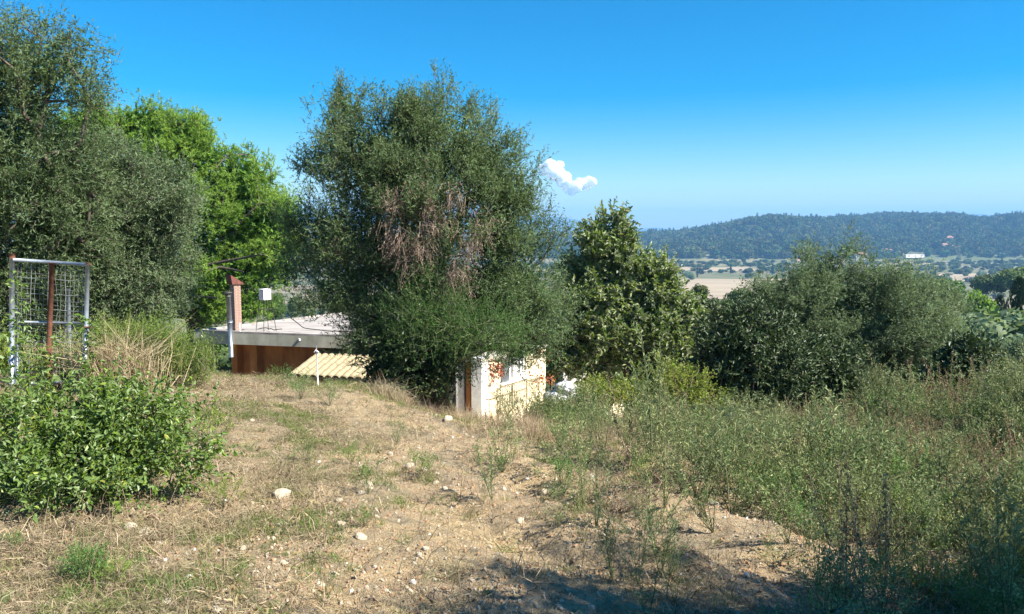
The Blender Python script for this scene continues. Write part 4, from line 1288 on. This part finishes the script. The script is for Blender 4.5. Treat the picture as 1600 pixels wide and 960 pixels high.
keep = RNG.random(NW) < weed_density(wx, wy) * .72
wx, wy = wx[keep], wy[keep]
o_ = np.argsort(wy); wx, wy = wx[o_], wy[o_]
pat = fbm(wx * .5, wy * .5, 2, 31)
r_ = RNG.random(len(wx))
wi = np.where(r_ < .42, RNG.integers(0, 3, len(wx)), np.where(r_ < .60, 3 + RNG.integers(0, 2, len(wx)), np.where(r_ < .74, 5, np.where(r_ < .84, 6 + RNG.integers(0, 2, len(wx)), 8))))
wi = np.where((pat > .63) & (r_ < .4), 6 + RNG.integers(0, 2, len(wx)), wi)
wz = gz(wx, wy)
ws = RNG.uniform(.35, 1.15, len(wx)) * (.7 + .6 * fbm(wx * .8, wy * .8, 2, 77)) * np.where(wy < 6, .8, 1.0) * np.where((wx < 1.2) & (wy < 11), .75, 1) * (1 - .22 * sstep(7.5, 9.5, wy) * (1 - sstep(5.5, 8, wx))) * (1 + .2 * sstep(6, 9, wx)) * (1 + .35 * sstep(.5, .62, fbm(wx * .9, wy * .9, 2, 88)))
names = {'a': ('upright_weed', 'upright grey-green weed with narrow leaves in the overgrown field'), 'b': ('bushy_weed', 'bushy grey-green weed in the overgrown field'), 'g': ('green_weed', 'fresh green bushy weed in the overgrown field'),
         'c': ('dock_stalk', 'dry stalk cluster with brown seed heads in the weeds'), 'd': ('dry_skeleton', 'bare branching dry weed in the overgrown field')}
inview = np.abs(wx / wy) < .69
near_i = [i for i in range(len(wx)) if inview[i]]
near_i = sorted(near_i, key=lambda i: -ws[i] / wy[i])[:290]
sel = set(near_i)
protos = {}
for i in near_i:
    kd = WK[wi[i]][0]
    root = empty(names[kd][0], (wx[i], wy[i], wz[i] - .01), RNG.uniform(0, 6.28))
    pxw = CX + wx[i] / wy[i] * F
    side = 'below the cream wall' if pxw < 1000 else ('below the dark glossy tree' if pxw < 1220 else ('below the wide olive' if pxw < 1440 else 'near the right edge'))
    zone = ('in the foreground ' if wy[i] < 6 else ('halfway up the field ' if wy[i] < 9.5 else 'at the far side of the field ')) + side
    lb_ = {'a': 'upright narrow-leaved weed ', 'b': 'bushy grey-green weed ', 'g': 'fresh green bushy weed ', 'c': 'dry brown seed stalks ', 'd': 'bare branching dry weed '}[kd] + zone
    tag(root, lb_, 'weed', lb_.replace('weed', 'weeds', 1) if 'weed' in lb_ else 'dry stalks ' + zone)
    s = ws[i]; root.scale = (s, s, s)
    root.rotation_euler = (RNG.normal() * .17, RNG.normal() * .17, RNG.uniform(0, 6.28))
    for nm, me in zip(('stem', 'foliage'), WM[wi[i]]):
        o = bpy.data.objects.new(nm, me); COL.objects.link(o); o.parent = root
rest = np.array([i for i in range(len(wx)) if i not in sel])
scatter('weed_cover', np.stack([wx, wy, wz - .01], -1)[rest], np.stack([RNG.normal(size=len(rest)) * .2, RNG.normal(size=len(rest)) * .2, RNG.uniform(0, 6.28, len(rest))], -1), ws[rest], wi[rest], WT,
        'mass of smaller weeds covering the field on the right', 'weeds')

# small single plants on the earth slope (pixel positions in the photograph)
SP = [(135, 905, 84, 'g', 'compact dense green plant low at the left, beside yellow flowers'), (180, 908, 44, 'y', 'small yellow-flowering plant right of the compact green one'),
      (785, 735, 80, 'b', 'rounded grey-green bush at the left tip of the weeds'), (575, 768, 56, 'g', 'low green tuft round a whitish stone'), (568, 820, 40, 'g', 'small bright green tuft on the yellow earth'),
      (665, 840, 60, 'c', 'thin brown-stalked weed in the middle of the earth slope'), (655, 745, 50, 'g', 'sparse green weed by the upper rut'), (720, 770, 60, 'c', 'dry weed on the rut bank'),
      (550, 720, 40, 'g', 'low green plant on the upper slope'), (470, 620, 50, 'b', 'grey-green plant near the crest left of the canopy'), (515, 630, 44, 'b', 'grey-green plant near the crest below the canopy'),
      (440, 600, 36, 'g', 'small green plant on the crest'), (335, 690, 60, 'y', 'yellowish weed right of the leafy bush'), (350, 790, 50, 'y', 'low yellow-green shoot right of the bush foot'),
      (290, 800, 40, 'c', 'dry brown weed at the bush foot'), (480, 720, 50, 'b', 'grey-green weed in the middle of the upper slope'), (620, 690, 40, 'b', 'grey-green weed near the rut start'),
      (840, 800, 60, 'c', 'dry brown weed in the rut'), (960, 830, 90, 'c', 'tall dry weed at the edge of the shade'), (880, 770, 70, 'g', 'green weed on the rut edge'),
      (1045, 900, 110, 'a', 'tall thin weed standing in the shade'), (15, 860, 40, 'g', 'bright leafy shoot at the left edge'), (10, 945, 30, 'g', 'small bright leaf cluster in the bottom left corner')]
yel = [weed_b(55, .4)]
RNG = np.random.default_rng(5)
ym = (yel[0][0].mesh('stem', [M['stem']]), yel[0][1].mesh('foliage', [M['yellowgreen'], M['stem']]))
gm_sb, gm_lb = weed_b(61, .4); gm2 = MB()
RNG = np.random.default_rng(15)
for px_, py_, hpx, kd, lab in SP:
    x, y = ground_at(px_, py_ + 4)
    me = {'y': ym, 'a': WM[0], 'b': WM[3], 'g': WM[5], 'c': WM[6]}[kd]
    hh = {'y': .45, 'a': .75, 'b': .62, 'g': .52, 'c': .8}[kd]
    s = hpx * y / F / hh
    root = empty('small_plant', (x, y, gz1(x, y) - .01), RNG.uniform(0, 6)); root.scale = (s, s, s); tag(root, lab, 'plant')
    for nm, m_ in zip(('stem', 'foliage'), me):
        o = bpy.data.objects.new(nm, m_); COL.objects.link(o); o.parent = root
    if px_ == 135:
        for k in range(3):
            for nm, m_ in zip(('stem', 'foliage'), me):
                o = bpy.data.objects.new(nm, m_); COL.objects.link(o); o.parent = root; o.rotation_euler = (0, 0, 1.7 * k + .7)
        root.scale = (s * .8, s * .8, s * .75)

# ------------------------------------------------------------ ground cover
def tuft(seed, n, h, w, lean, mat, bend=.3, spread=.05, tm=.5):
    global RNG
    RNG = np.random.default_rng(seed)
    mb = MB(); blades(mb, n, 0, 0, spread, spread, h, w, lean, 0, tm, bend, z0=-.005)
    return mb
T_ = [template(tuft(1, 26, .10, .0014, .9, 0, .35, .05, .4), 'tuft_01', [M['deadgrass']]),
      template(tuft(2, 20, .14, .0014, .7, 0, .5, .04, .6), 'tuft_02', [M['straw']]),
      template(tuft(3, 30, .06, .002, 1.6, 0, .3, .07, .4), 'tuft_03', [M['deadgrass']]),
      template(tuft(4, 26, .09, .002, .6, 0, .3, .035, .5), 'tuft_04', [M['grass']]),
      template(tuft(5, 24, .30, .0018, .35, 0, .35, .05, .6), 'tuft_05', [M['straw']]),
      template(tuft(6, 30, .45, .002, .35, 0, .4, .08, .5), 'tuft_06', [M['deadgrass']])]
T_ += [template(tuft(17, 46, .085, .0016, 5.0, 0, .15, .09, .35), 'tuft_07', [M['deadgrass']]), template(tuft(18, 30, .13, .0018, 5.0, 0, .1, .10, .6), 'tuft_08', [M['straw']]),
       template(tuft(19, 20, .05, .005, 4.0, 0, .2, .08, .25), 'tuft_09', [M['brownweed']])]
RNG = np.random.default_rng(21)
N = 90000
gy = 2.6 + (15.5 - 2.6) * RNG.random(N) ** 1.25
gx = (RNG.random(N) * 2 - 1) * (gy * .74 + .6)
den = .05 + 1.0 * sstep(.48, .58, fbm(gx * 1.1 + 3, gy * 1.1, 4, 41))
den = np.where(gx < -1.0, np.maximum(den, .30), den)
# the ploughed bare strip in the middle stays open
strip = sstep(-1.9, -1.0, gx) * (1 - sstep(1.8, 3.0, gx)) * (1 - sstep(8.5, 9.8, gy)) 
den = den * (1 - .72 * strip) * (1 - .45 * sstep(-4.2, -2.4, gx) * (1 - sstep(4, 5, gx)))
kp = RNG.random(N) < den
gx, gy = gx[kp], gy[kp]
n = len(gx)
q_ = RNG.random(n)
pat = fbm(gx * .7, gy * .7, 3, 51)
gi_ = np.where(q_ < .40, 0, np.where(q_ < .52, 1, np.where(q_ < .94, 2, 3)))
gi_ = np.where((pat > .54) & (q_ > .45), 3, gi_)
gi_ = np.where((gy > 9.5) & (gx > -1.2) & (q_ < .25), 4, gi_)
gi_ = np.where((gy > 11) & (gx > 1.5) & (q_ > .25) & (q_ < .5), 5, gi_)
rr = (gx > 2.0) & (gy < 4.6) & (q_ > .35); gi_ = np.where(rr, 3, gi_)
ql = RNG.random(n)
lit = ql < np.where(gx < -1.2, .42, .22) * (.3 + 1.1 * sstep(.42, .58, fbm(gx * 1.4, gy * 1.4, 3, 66)))
gi_ = np.where(lit, np.where(ql < .17, 6, np.where(ql < .27, 7, 8)), gi_)
scatter('grass_cover', np.stack([gx, gy, gz(gx, gy)], -1), np.stack([RNG.normal(size=n) * .15, RNG.normal(size=n) * .15, RNG.uniform(0, 6.28, n)], -1), RNG.uniform(.6, 1.25, n), gi_, T_,
        'dry grass litter and short tufts covering the earth', 'grass')
# tall dry grass along the crest in front of the house
RNG = np.random.default_rng(22)
n = 5200
cx_ = RNG.uniform(-2.2, 4.5, n); cy_ = RNG.uniform(11.6, 15.2, n)
h_ = n // 2; cy_[h_:] = RNG.uniform(6, 13.5, n - h_); cx_[h_:] = RNG.uniform(.6, 9.5, n - h_)
kq = (np.arange(n) < h_) | (fbm(cx_ * .7, cy_ * .7, 3, 19) > .56); cx_, cy_ = cx_[kq], cy_[kq]; n = len(cx_)
scatter('crest_grass', np.stack([cx_, cy_, gz(cx_, cy_)], -1), np.stack([RNG.normal(size=n) * .15, RNG.normal(size=n) * .15, RNG.uniform(0, 6.28, n)], -1),
        RNG.uniform(.5, 1.1, n) * np.where((cx_ > -1.6) & (cx_ < 1.4), .45, 1), np.where(RNG.random(n) < .55, 5, 4) - 4, [template(tuft(31, 24, .32, .0022, .4, 0, .35, .06, .6), 'stalk_01', [M['straw']]), template(tuft(32, 30, .45, .0024, .4, 0, .4, .08, .5), 'stalk_02', [M['deadgrass']])],
        'tall dry grass along the crest and between the weeds', 'grass')
# gravel and clods
gt = []
for k in range(5):
    me = rockmesh(70 + k, [M['rock'], surf('soil_clod', (.46, .30, .17), (.30, .18, .10), 12, .95, bump=.6), M['whiterock']][(0, 1, 1, 0, 2)[k]], 1)
    gt.append(bpy.data.objects.new('clod_%02d' % k, me))
RNG = np.random.default_rng(23)
n = 100000
gy = 2.6 + 9.5 * RNG.random(n) ** 1.3; gx = (RNG.random(n) * 2 - 1) * (gy * .7 + .5)
dd = .25 + .75 * sstep(-2.2, -.8, gx) * (1 - sstep(2.5, 4.5, gx))
kp = RNG.random(n) < dd * (.3 + .9 * sstep(.4, .6, fbm(gx * 1.3, gy * 1.3, 3, 61)))
gx, gy = gx[kp], gy[kp]; n = len(gx)
sz = (.0045 + .021 * RNG.random(n) ** 4)[:, None] * RNG.uniform(.6, 1.3, (n, 3)) * (1, 1, .8)
scatter('gravel', np.stack([gx, gy, gz(gx, gy)], -1), RNG.uniform(0, 6.28, (n, 3)), sz, np.searchsorted([.25,   .62, .82, .985], RNG.random(n)), gt, 'gravel and soil clods strewn over the bare earth', 'gravel')

# long single dry stalks standing on the slope
mb = MB()
n = 150
xy = np.array([ground_at(RNG.uniform(60, 1300), RNG.uniform(700, 950)) for _ in range(n)])
for x, y in xy:
    h = RNG.uniform(.12, .42); a = RNG.uniform(0, 6.28); l = RNG.uniform(.02, .25)
    z = gz1(x, y); mb.tube([(x, y, z - .01), (x + math.cos(a) * l * .4, y + math.sin(a) * l * .4, z + h * .6), (x + math.cos(a) * l, y + math.sin(a) * l, z + h)], [.0022, .0018, .001], 4, caps=False)
tag(mb.build('dry_stalks', M['drystem']), 'thin dry stalks standing singly on the slope', 'stalks', kind='stuff')

# ------------------------------------------------------------ mid distance: slope below, valley, ridge
def crown_mesh(seed, n=260, leaf=.16, shape='round'):
    global RNG
    RNG = np.random.default_rng(seed)
    if shape == 'cypress':
        z = RNG.random(n) ** .8; a = RNG.uniform(0, 6.28, n); r = .16 * np.sin(np.pi * np.clip(z * .9 + .08, 0, 1)) ** .6
        P = np.stack([np.cos(a) * r, np.sin(a) * r, z], -1); D = np.stack([np.cos(a) * .3, np.sin(a) * .3, np.ones(n)], -1)
        mb = MB().leaves(P, D, np.stack([np.cos(a), np.sin(a), 0 * a], -1), leaf * .9, leaf * .45, 0, np.clip(.4 + RNG.normal(size=n) * .3, 0, 1))
        mb.tube([(0, 0, -.05), (0, 0, .5), (0, 0, .93)], [.02, .08, .01], 6, 0, tint=0)
        return mb
    ks = unit(RNG.normal(size=(9, 3))) * (.27, .27, .2) + (0, 0, .55)
    i = RNG.integers(0, 9, n)
    d = unit(RNG.normal(size=(n, 3)) + (0, 0, .35))
    P = ks[i] + d * (.20 + .05 * RNG.random((n, 1)))
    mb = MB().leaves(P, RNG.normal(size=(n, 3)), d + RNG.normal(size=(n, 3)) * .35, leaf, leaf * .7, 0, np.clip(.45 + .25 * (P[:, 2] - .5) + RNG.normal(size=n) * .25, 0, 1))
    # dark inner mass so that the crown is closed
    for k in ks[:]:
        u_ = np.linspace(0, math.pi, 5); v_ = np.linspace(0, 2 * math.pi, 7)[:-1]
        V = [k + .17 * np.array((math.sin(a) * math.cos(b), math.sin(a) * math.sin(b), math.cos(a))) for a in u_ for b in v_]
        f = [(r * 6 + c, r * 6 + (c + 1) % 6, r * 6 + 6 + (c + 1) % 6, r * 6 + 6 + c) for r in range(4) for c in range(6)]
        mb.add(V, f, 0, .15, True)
    return mb


def mid_meshes(seed, mat, shape='round', n=1500, leaf=.075):
    mb = crown_mesh(seed, n, leaf, shape)
    return mb.mesh('crown', [mat]), MB().tube([(0, 0, -.05), (.02, 0, .25), (0, 0, .5)], [.05, .035, .02], 7).mesh('trunk', [M['bark']])
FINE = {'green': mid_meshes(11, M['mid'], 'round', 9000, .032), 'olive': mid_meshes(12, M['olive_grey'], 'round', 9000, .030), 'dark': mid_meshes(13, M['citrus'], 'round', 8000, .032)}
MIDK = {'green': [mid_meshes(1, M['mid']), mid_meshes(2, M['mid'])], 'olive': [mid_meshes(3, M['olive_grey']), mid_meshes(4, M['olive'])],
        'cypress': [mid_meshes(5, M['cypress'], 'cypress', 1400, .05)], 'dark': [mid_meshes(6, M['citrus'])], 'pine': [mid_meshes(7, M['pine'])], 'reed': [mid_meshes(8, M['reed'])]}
RNG = np.random.default_rng(31)
# (px, py of crown centre, width px, height px, distance, kind, label)
MT = [(1535, 480, 60, 66, 70, 'pine', 'round bright green pine on the slope at right, above the power lines'),
      (1592, 485, 40, 95, 62, 'cypress', 'dark tree cut by the right edge, above the power lines'),
      (1560, 500, 26, 70, 75, 'cypress', 'slim dark cypress left of the dark tree at the right edge'),
      (1590, 555, 90, 70, 34, 'olive', 'pale olive at the right edge below the power lines'),
      (1560, 585, 80, 60, 26, 'green', 'green bushy tree at the right edge below the pale olive'),
      (1600, 605, 80, 70, 22, 'green', 'yellow-green tree in the right edge just above the weeds'),
      (1480, 455, 60, 40, 110, 'green', 'green tree peeping over the wide olive at right'),
      (1600, 440, 80, 46, 240, 'green', 'large round dark tree group at the right edge before the beige field'),
      (1550, 445, 56, 36, 250, 'green', 'round tree left of the large one at the right edge'),
      (1100, 500, 16, 80, 60, 'cypress', 'slim cypress just right of the cone-shaped tree'),
      (1125, 500, 60, 70, 70, 'green', 'green tree behind the dark glossy tree'),
      (1160, 470, 50, 40, 120, 'green', 'green tree left of the wide olive, above the dark tree'),
      (1090, 460, 34, 34, 90, 'green', 'small round green tree on the right shoulder of the cone-shaped tree'),
      (430, 478, 44, 44, 45, 'green', 'bright green tree behind the white tank stand'),
      (470, 480, 44, 40, 50, 'olive', 'grey-green tree behind the flat roof'),
      (505, 470, 16, 50, 55, 'cypress', 'slim dark cypress behind the flat roof'),
      (540, 478, 60, 40, 50, 'green', 'green tree over the back edge of the flat roof'),
      (590, 478, 60, 40, 52, 'green', 'green tree behind the flat roof, left of the big olive trunk'),
      (660, 480, 80, 50, 48, 'green', 'green tree directly behind the big olive'),
      (380, 478, 60, 50, 36, 'green', 'green tree behind the brick chimney'),
      (330, 490, 60, 40, 34, 'dark', 'dark shrub behind the left end of the flat roof'),
      (200, 480, 110, 90, 24, 'dark', 'dark tree filling the gap behind the rounded olive'),
      (60, 480, 150, 100, 22, 'dark', 'dark tree behind the wire gate'),
      (860, 560, 60, 70, 24, 'dark', 'dark tree behind the cream wall corner'),
      (1180, 600, 120, 70, 24, 'dark', 'dark tree behind the glossy trees'),
      (1420, 600, 140, 70, 27, 'olive', 'pale olive behind the lower part of the wide olive')]
def put_mid(cx_, cy_, w, h, d, kd, lab, group=None):
    c = pt(cx_, cy_, d); k = d / F
    hh = h * k; z0 = c[2] - hh * .55 if kd != 'cypress' else c[2] - hh * .5
    gzz = gz1(c[0], d)
    top = c[2] + hh / 2
    root = empty('cypress_tree' if kd == 'cypress' else 'distant_tree', (c[0], d, gzz)); tag(root, lab, 'tree', group)
    H_ = max(top - gzz, hh)
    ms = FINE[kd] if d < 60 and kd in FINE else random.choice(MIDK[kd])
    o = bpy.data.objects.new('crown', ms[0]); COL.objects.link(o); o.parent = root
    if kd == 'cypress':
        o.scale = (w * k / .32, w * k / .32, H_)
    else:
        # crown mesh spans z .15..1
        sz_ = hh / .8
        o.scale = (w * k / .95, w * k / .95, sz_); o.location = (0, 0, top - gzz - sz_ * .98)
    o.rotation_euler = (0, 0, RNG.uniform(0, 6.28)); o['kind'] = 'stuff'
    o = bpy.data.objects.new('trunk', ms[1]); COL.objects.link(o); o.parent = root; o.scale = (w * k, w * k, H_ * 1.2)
    return root
for t in MT: put_mid(*t)

# valley hedgerow trees, one object each
VT = []
zones = [('on the valley floor left of the wide olive', 1070, 1230, 405, 440, 26), ('in the hedgerows on the valley floor at right', 1440, 1620, 405, 455, 60), ('in the scrub at the foot of the wooded ridge', 1040, 1300, 388, 408, 40),
         ('on the far valley floor below the houses', 1440, 1620, 388, 406, 40)]
for zn, x0, x1, y0, y1, cnt in zones:
    for k in range(cnt):
        px_, py_ = RNG.uniform(x0, x1), RNG.uniform(y0, y1)
        if cnt == 60: py_ = y0 + (y1 - y0) * (round(RNG.random() * 4) / 4 + RNG.normal() * .05)
        d_ = 61.6 * F / (py_ - 355)
        w_ = RNG.uniform(7, 13); kd = random.choices(['green', 'olive', 'reed', 'cypress', 'dark'], [5, 2, 2, .5, 1])[0]
        c = pt(px_, py_, d_); gzz = gz1(c[0], d_)
        root = empty('valley_tree', (c[0], d_, gzz)); tag(root, {'green': 'green tree ', 'olive': 'greyish tree ', 'reed': 'pale reedy bush ', 'cypress': 'slim dark cypress ', 'dark': 'dark tree '}[kd] + zn, 'tree', {'green': 'green', 'olive': 'greyish', 'reed': 'pale reedy', 'cypress': 'cypress', 'dark': 'dark'}[kd] + ' trees ' + zn)
        me = random.choice(MIDK[kd])[0]
        o = bpy.data.objects.new('crown', me); COL.objects.link(o); o.parent = root; o['kind'] = 'stuff'
        o.scale = (w_ * (1.6 if kd == 'reed' else 1) if kd != 'cypress' else 9, w_ * .8 if kd != 'cypress' else 9, w_ * .85 if kd != 'reed' else 4.5); o.location = (0, 0, -w_ * .14)
        if kd == 'cypress': o.scale = (9, 9, 14)
        o.rotation_euler = (0, 0, RNG.normal() * .2)

# forest on the ridge, scrub on the valley floor and the slope below the house
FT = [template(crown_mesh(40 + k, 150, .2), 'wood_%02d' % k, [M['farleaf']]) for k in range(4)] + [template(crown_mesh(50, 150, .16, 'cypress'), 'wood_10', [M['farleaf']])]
RNG = np.random.default_rng(33)
n = 30000
fy = 1340 + (2350 - 1340) * RNG.random(n); fx = RNG.uniform(-700, 2100, n)
fz = gz(fx, fy)
kp = (fz > -57) & (RNG.random(n) < .35 + .8 * sstep(.36, .5, fbm(fx / 90, fy / 90, 3, 71)))
fx, fy, fz = fx[kp], fy[kp], fz[kp]; n = len(fx)
fi = RNG.integers(0, 4, n); cyp = RNG.random(n) < .09; fi = np.where(cyp, 4, fi)
s = RNG.uniform(9, 20, n)[:, None] * np.array([1, 1, .95]); s[cyp] = np.array([15, 15, 21]) * RNG.uniform(.7, 1.1, (cyp.sum(), 1))
scatter('ridge_forest', np.stack([fx, fy, fz - 1.5], -1), np.stack([0 * fx, 0 * fx, RNG.uniform(0, 6.28, n)], -1), s, fi, FT, 'distant wooded ridge, a dense mass of trees', 'forest')
n = 9000
fy = 330 + (1360 - 330) * RNG.random(n) ** .8; fx = RNG.uniform(-1100, 1300, n)
den = sstep(.52, .62, fbm(fx / 150, fy / 26, 3, 81)) * .9 + .03
px_ = CX + fx / fy * F; py_ = 355 + 61.6 * F / fy
fieldm = ((px_ > 1070) & (px_ < 1240) & (py_ > 428) & (py_ < 472)) | ((px_ > 1440) & (px_ < 1640) & (py_ > 424) & (py_ < 436))
den = np.where(fieldm, 0, den)
den = np.where(fy > 1050, np.maximum(den, .5 * sstep(.4, .5, fbm(fx / 80, fy / 40, 3, 83))), den)
kp = RNG.random(n) < den
fx, fy = fx[kp], fy[kp]; n = len(fx)
s = RNG.uniform(5, 12, n)[:, None] * np.array([1.2, 1, .6])
scatter('valley_scrub', np.stack([fx, fy, gz(fx, fy) - .8], -1), np.stack([0 * fx, 0 * fx, RNG.uniform(0, 6.28, n)], -1), s, RNG.integers(0, 4, n), FT[:4], 'scrub and hedges spread over the valley floor', 'scrub')
n = 1500
fy = 30 + 330 * RNG.random(n) ** .7; fx = RNG.uniform(-.85, .9, n) * fy
HT = [template(crown_mesh(60 + k, 700, .1), 'grove_%02d' % k, [[M['mid'], M['olive_grey'], M['mid']][k]]) for k in range(3)]
kp = RNG.random(n) < .25 + .75 * sstep(.42, .55, fbm(fx / 30, fy / 30, 3, 91))
kp &= ~((fy < 36) & (fx < 3))
fx, fy = fx[kp], fy[kp]; n = len(fx)
s = RNG.uniform(3, 6.5, n)[:, None] * np.array([1.1, 1.1, .9])
scatter('slope_thicket', np.stack([fx, fy, gz(fx, fy) - .6], -1), np.stack([0 * fx, 0 * fx, RNG.uniform(0, 6.28, n)], -1), s, RNG.integers(0, 3, n), HT, 'thicket covering the slope below the house', 'thicket')

# two pale stubble fields on the valley floor
fieldm_ = surf('stubble_field', (.36, .28, .18), (.27, .21, .13), .03, .95, bump=0, stretch=(.4, 2, 1))
def far_field(pxs, pys, lab):
    u = np.linspace(0, 1, 16)
    V = []
    for b in u:
        py_ = pys[0] * (1 - b) + pys[1] * b; d_ = 61.6 * F / (py_ - 355)
        for a in u:
            l_ = pxs[0] * (1 - b) + pxs[2] * b; r__ = pxs[1] * (1 - b) + pxs[3] * b
            x = (l_ * (1 - a) + r__ * a - CX) / F * d_ + 6 * math.sin(a * 7 + b * 5)
            V.append((x, d_ + 5 * math.sin(a * 9), gz1(x, d_) + .5))
    f = [(j * 16 + i, j * 16 + i + 1, j * 16 + 17 + i, j * 16 + 16 + i) for j in range(15) for i in range(15)]
    tag(MB().add(V, f, 0, .5, True).build('field', fieldm_), kind='structure')
far_field((1040, 1290, 1075, 1250), (468, 436), '')
far_field((1455, 1760, 1470, 1800), (441, 428), '')
far_field((1050, 1190, 1060, 1180), (424, 418), '')
# houses across the valley
for k, (px_, py_, w_, h_, flat, lab, roof) in enumerate([(1345, 401, 17, 8, False, 'white far house with a pinkish roof, leftmost on the valley edge', 'farroof'), (1343, 407, 24, 4, True, 'long low white building under the pinkish-roofed far house', None),
        (1386, 395, 14, 8, False, 'small white far house between the pinkish-roofed one and the long one', 'farroof'), (1427, 400, 34, 5, True, 'long flat white far building on the valley edge', None),
        (1483, 376, 10, 9, False, 'white far house highest up the wooded ridge', 'farroof'), (1476, 386, 14, 7, False, 'white far house just below the highest one', 'farroof'), (1491, 388, 18, 6, False, 'pink-roofed far house right of the middle ridge houses', 'farroof'),
        (1567, 398, 8, 5, True, 'tiny white far building near the right edge', None), (1245, 408, 8, 5, False, 'tiny far house above the crown of the wide olive', 'farroof')]):
    # place on the terrain along the pixel's ray
    ds = np.linspace(500, 2400, 4000)
    u_, v_ = (px_ - CX) / F, (py_ + h_ * .5 - CY) / F
    t = ds / (math.cos(PITCH) - v_ * math.sin(PITCH)); zz = CAMH + (-math.sin(PITCH) - v_ * math.cos(PITCH)) * t
    hit = np.nonzero(zz <= gz(u_ * t, ds) + 3)[0]; d_ = ds[hit[0]] if len(hit) else 1400
    c = pt(px_, py_ + h_ * .5, d_)
    small_house('distant_house', lab, (c[0], d_, c[2] - .5), w_ * d_ / F, 9, h_ * d_ / F, RNG.normal() * .1, flat=flat, wins=3)

# power lines on the right, between two poles
for pa, pb_, lab in (((1100, 507, 40), (1800, 545, 40), 'upper dark power line crossing at the right edge'), ((1100, 522, 40), (1800, 562, 40), 'lower dark power line crossing at the right edge')):
    a = pt(*pa); b = pt(*pb_); s = np.linspace(0, 1, 30)[:, None]
    q = a * (1 - s) + b * s; q[:, 2] -= 4 * .35 * (s * (1 - s))[:, 0]
    tag(MB().tube(q, .018, 5, caps=False).build('power_line', M['darkiron']), lab, 'power line')
for p_, lab in (((1100, 505, 40), 'wooden pole holding the power lines behind the dark trees'), ((1800, 543, 40), 'wooden pole holding the power lines out at the right')):
    a = pt(*p_); gg = gz1(a[0], a[1])
    pr = empty('utility_pole', (a[0], a[1] + .15, gg)); tag(pr, lab, 'pole')
    MB().tube([(0, 0, -.3), (0, 0, a[2] - gg + .4)], [.13, .10], 8).build('pole', M['darkwood'], pr)
    MB().box((0, -.12, a[2] - gg), (.9, .1, .1)).build('crossarm', M['darkwood'], pr)

# tree out of the frame at the right whose shade falls on the bottom of the picture
B = np.array([(5.6, 2.0, 4.0, 1.5, .75, .9), (7.3, 2.1, 4.2, 1.2, .7, .9), (8.7, 2.3, 4.2, 1.2, .8, .9), (4.3, 1.55, 3.7, 1.2, .55, .6), (7.1, .8, 4.4, 1.7, 1.1, 1.3)])
tree('olive_tree', 'olive tree standing right of the viewer that shades the bottom right ground', 'tree', B, (7.2, 1.2, gz1(7.2, 1.2)), (7.2, 1.2, 2.2), .2, M['olive'], 260, 5, .16, 6, .3, 11, .07, .018, sigma=.08)

# ------------------------------------------------------------ cloud beyond the haze
def cloud():
    import bmesh
    d = 8000.0
    bm = bmesh.new()
    for px_, py_, r in [(860, 262, 14), (868, 272, 15), (850, 268, 9), (880, 284, 13), (888, 293, 12), (900, 292, 11), (914, 288, 12), (926, 285, 8), (874, 258, 8), (858, 254, 7), (893, 300, 8), (905, 284, 8), (846, 262, 6), (920, 280, 6), (884, 276, 9)]:
        c = pt(px_, py_, d + RNG.normal() * 60); R_ = r * d / F
        ret = bmesh.ops.create_icosphere(bm, subdivisions=4, radius=R_)
        for v in ret['verts']:
            q = np.array(v.co); w = q / R_ * 2.2 + px_
            s_ = 1 + .5 * (float(fbm(w[0] + w[1] * .7, w[2] + w[1] * .5, 4, px_)) - .45)
            v.co = Vector(c + q * s_ * (1, 1, .85))
    me = bpy.data.meshes.new('cloud')
    c0 = pt(885, 280, d)
    for v in bm.verts: v.co -= Vector(c0)
    bm.to_mesh(me); bm.free(); me.materials.append(cloud_mat())
    for p in me.polygons: p.use_smooth = True
    o = bpy.data.objects.new('cloud', me); o.location = c0; COL.objects.link(o)
    rm = o.modifiers.new('join', 'REMESH'); rm.mode = 'VOXEL'; rm.voxel_size = 7.0; rm.use_smooth_shade = True
    sm_ = o.modifiers.new('soft', 'SMOOTH'); sm_.iterations = 8
    tag(o, 'small white puffy cloud in the clear blue sky above the ridge', 'cloud', kind='structure')
cloud()

# ------------------------------------------------------------ haze
HZ = True
if HZ:
    hz = MB().box((0, 4620, 66), (17900, 9800, 262)).build('haze', None) if False else None
    mb = MB().box((0, 0, 0), (17900, 9700, 274))
    me = mb.mesh('haze', [])
    hm, n_, out = new_mat('valley_haze')
    pv = n_.nodes.new('ShaderNodeVolumePrincipled')
    pv.inputs['Color'].default_value = (.27, .60, 1.0, 1)
    pv.inputs['Density'].default_value = 1.8e-4
    pv.inputs['Anisotropy'].default_value = 0.0
    n_.links.new(pv.outputs[0], out.inputs['Volume'])
    me.materials.append(hm)
    hm.cycles.homogeneous_volume = True if hasattr(hm.cycles, 'homogeneous_volume') else False
    hz = bpy.data.objects.new('haze', me); COL.objects.link(hz)
    hz.location = (0, 4660, -66 + 137)
    tag(hz, kind='stuff')

print('TRIS', sum(len(o.data.loops) - 2 * len(o.data.polygons) for o in bpy.data.objects if o.type == 'MESH' and o.data.users == 1))
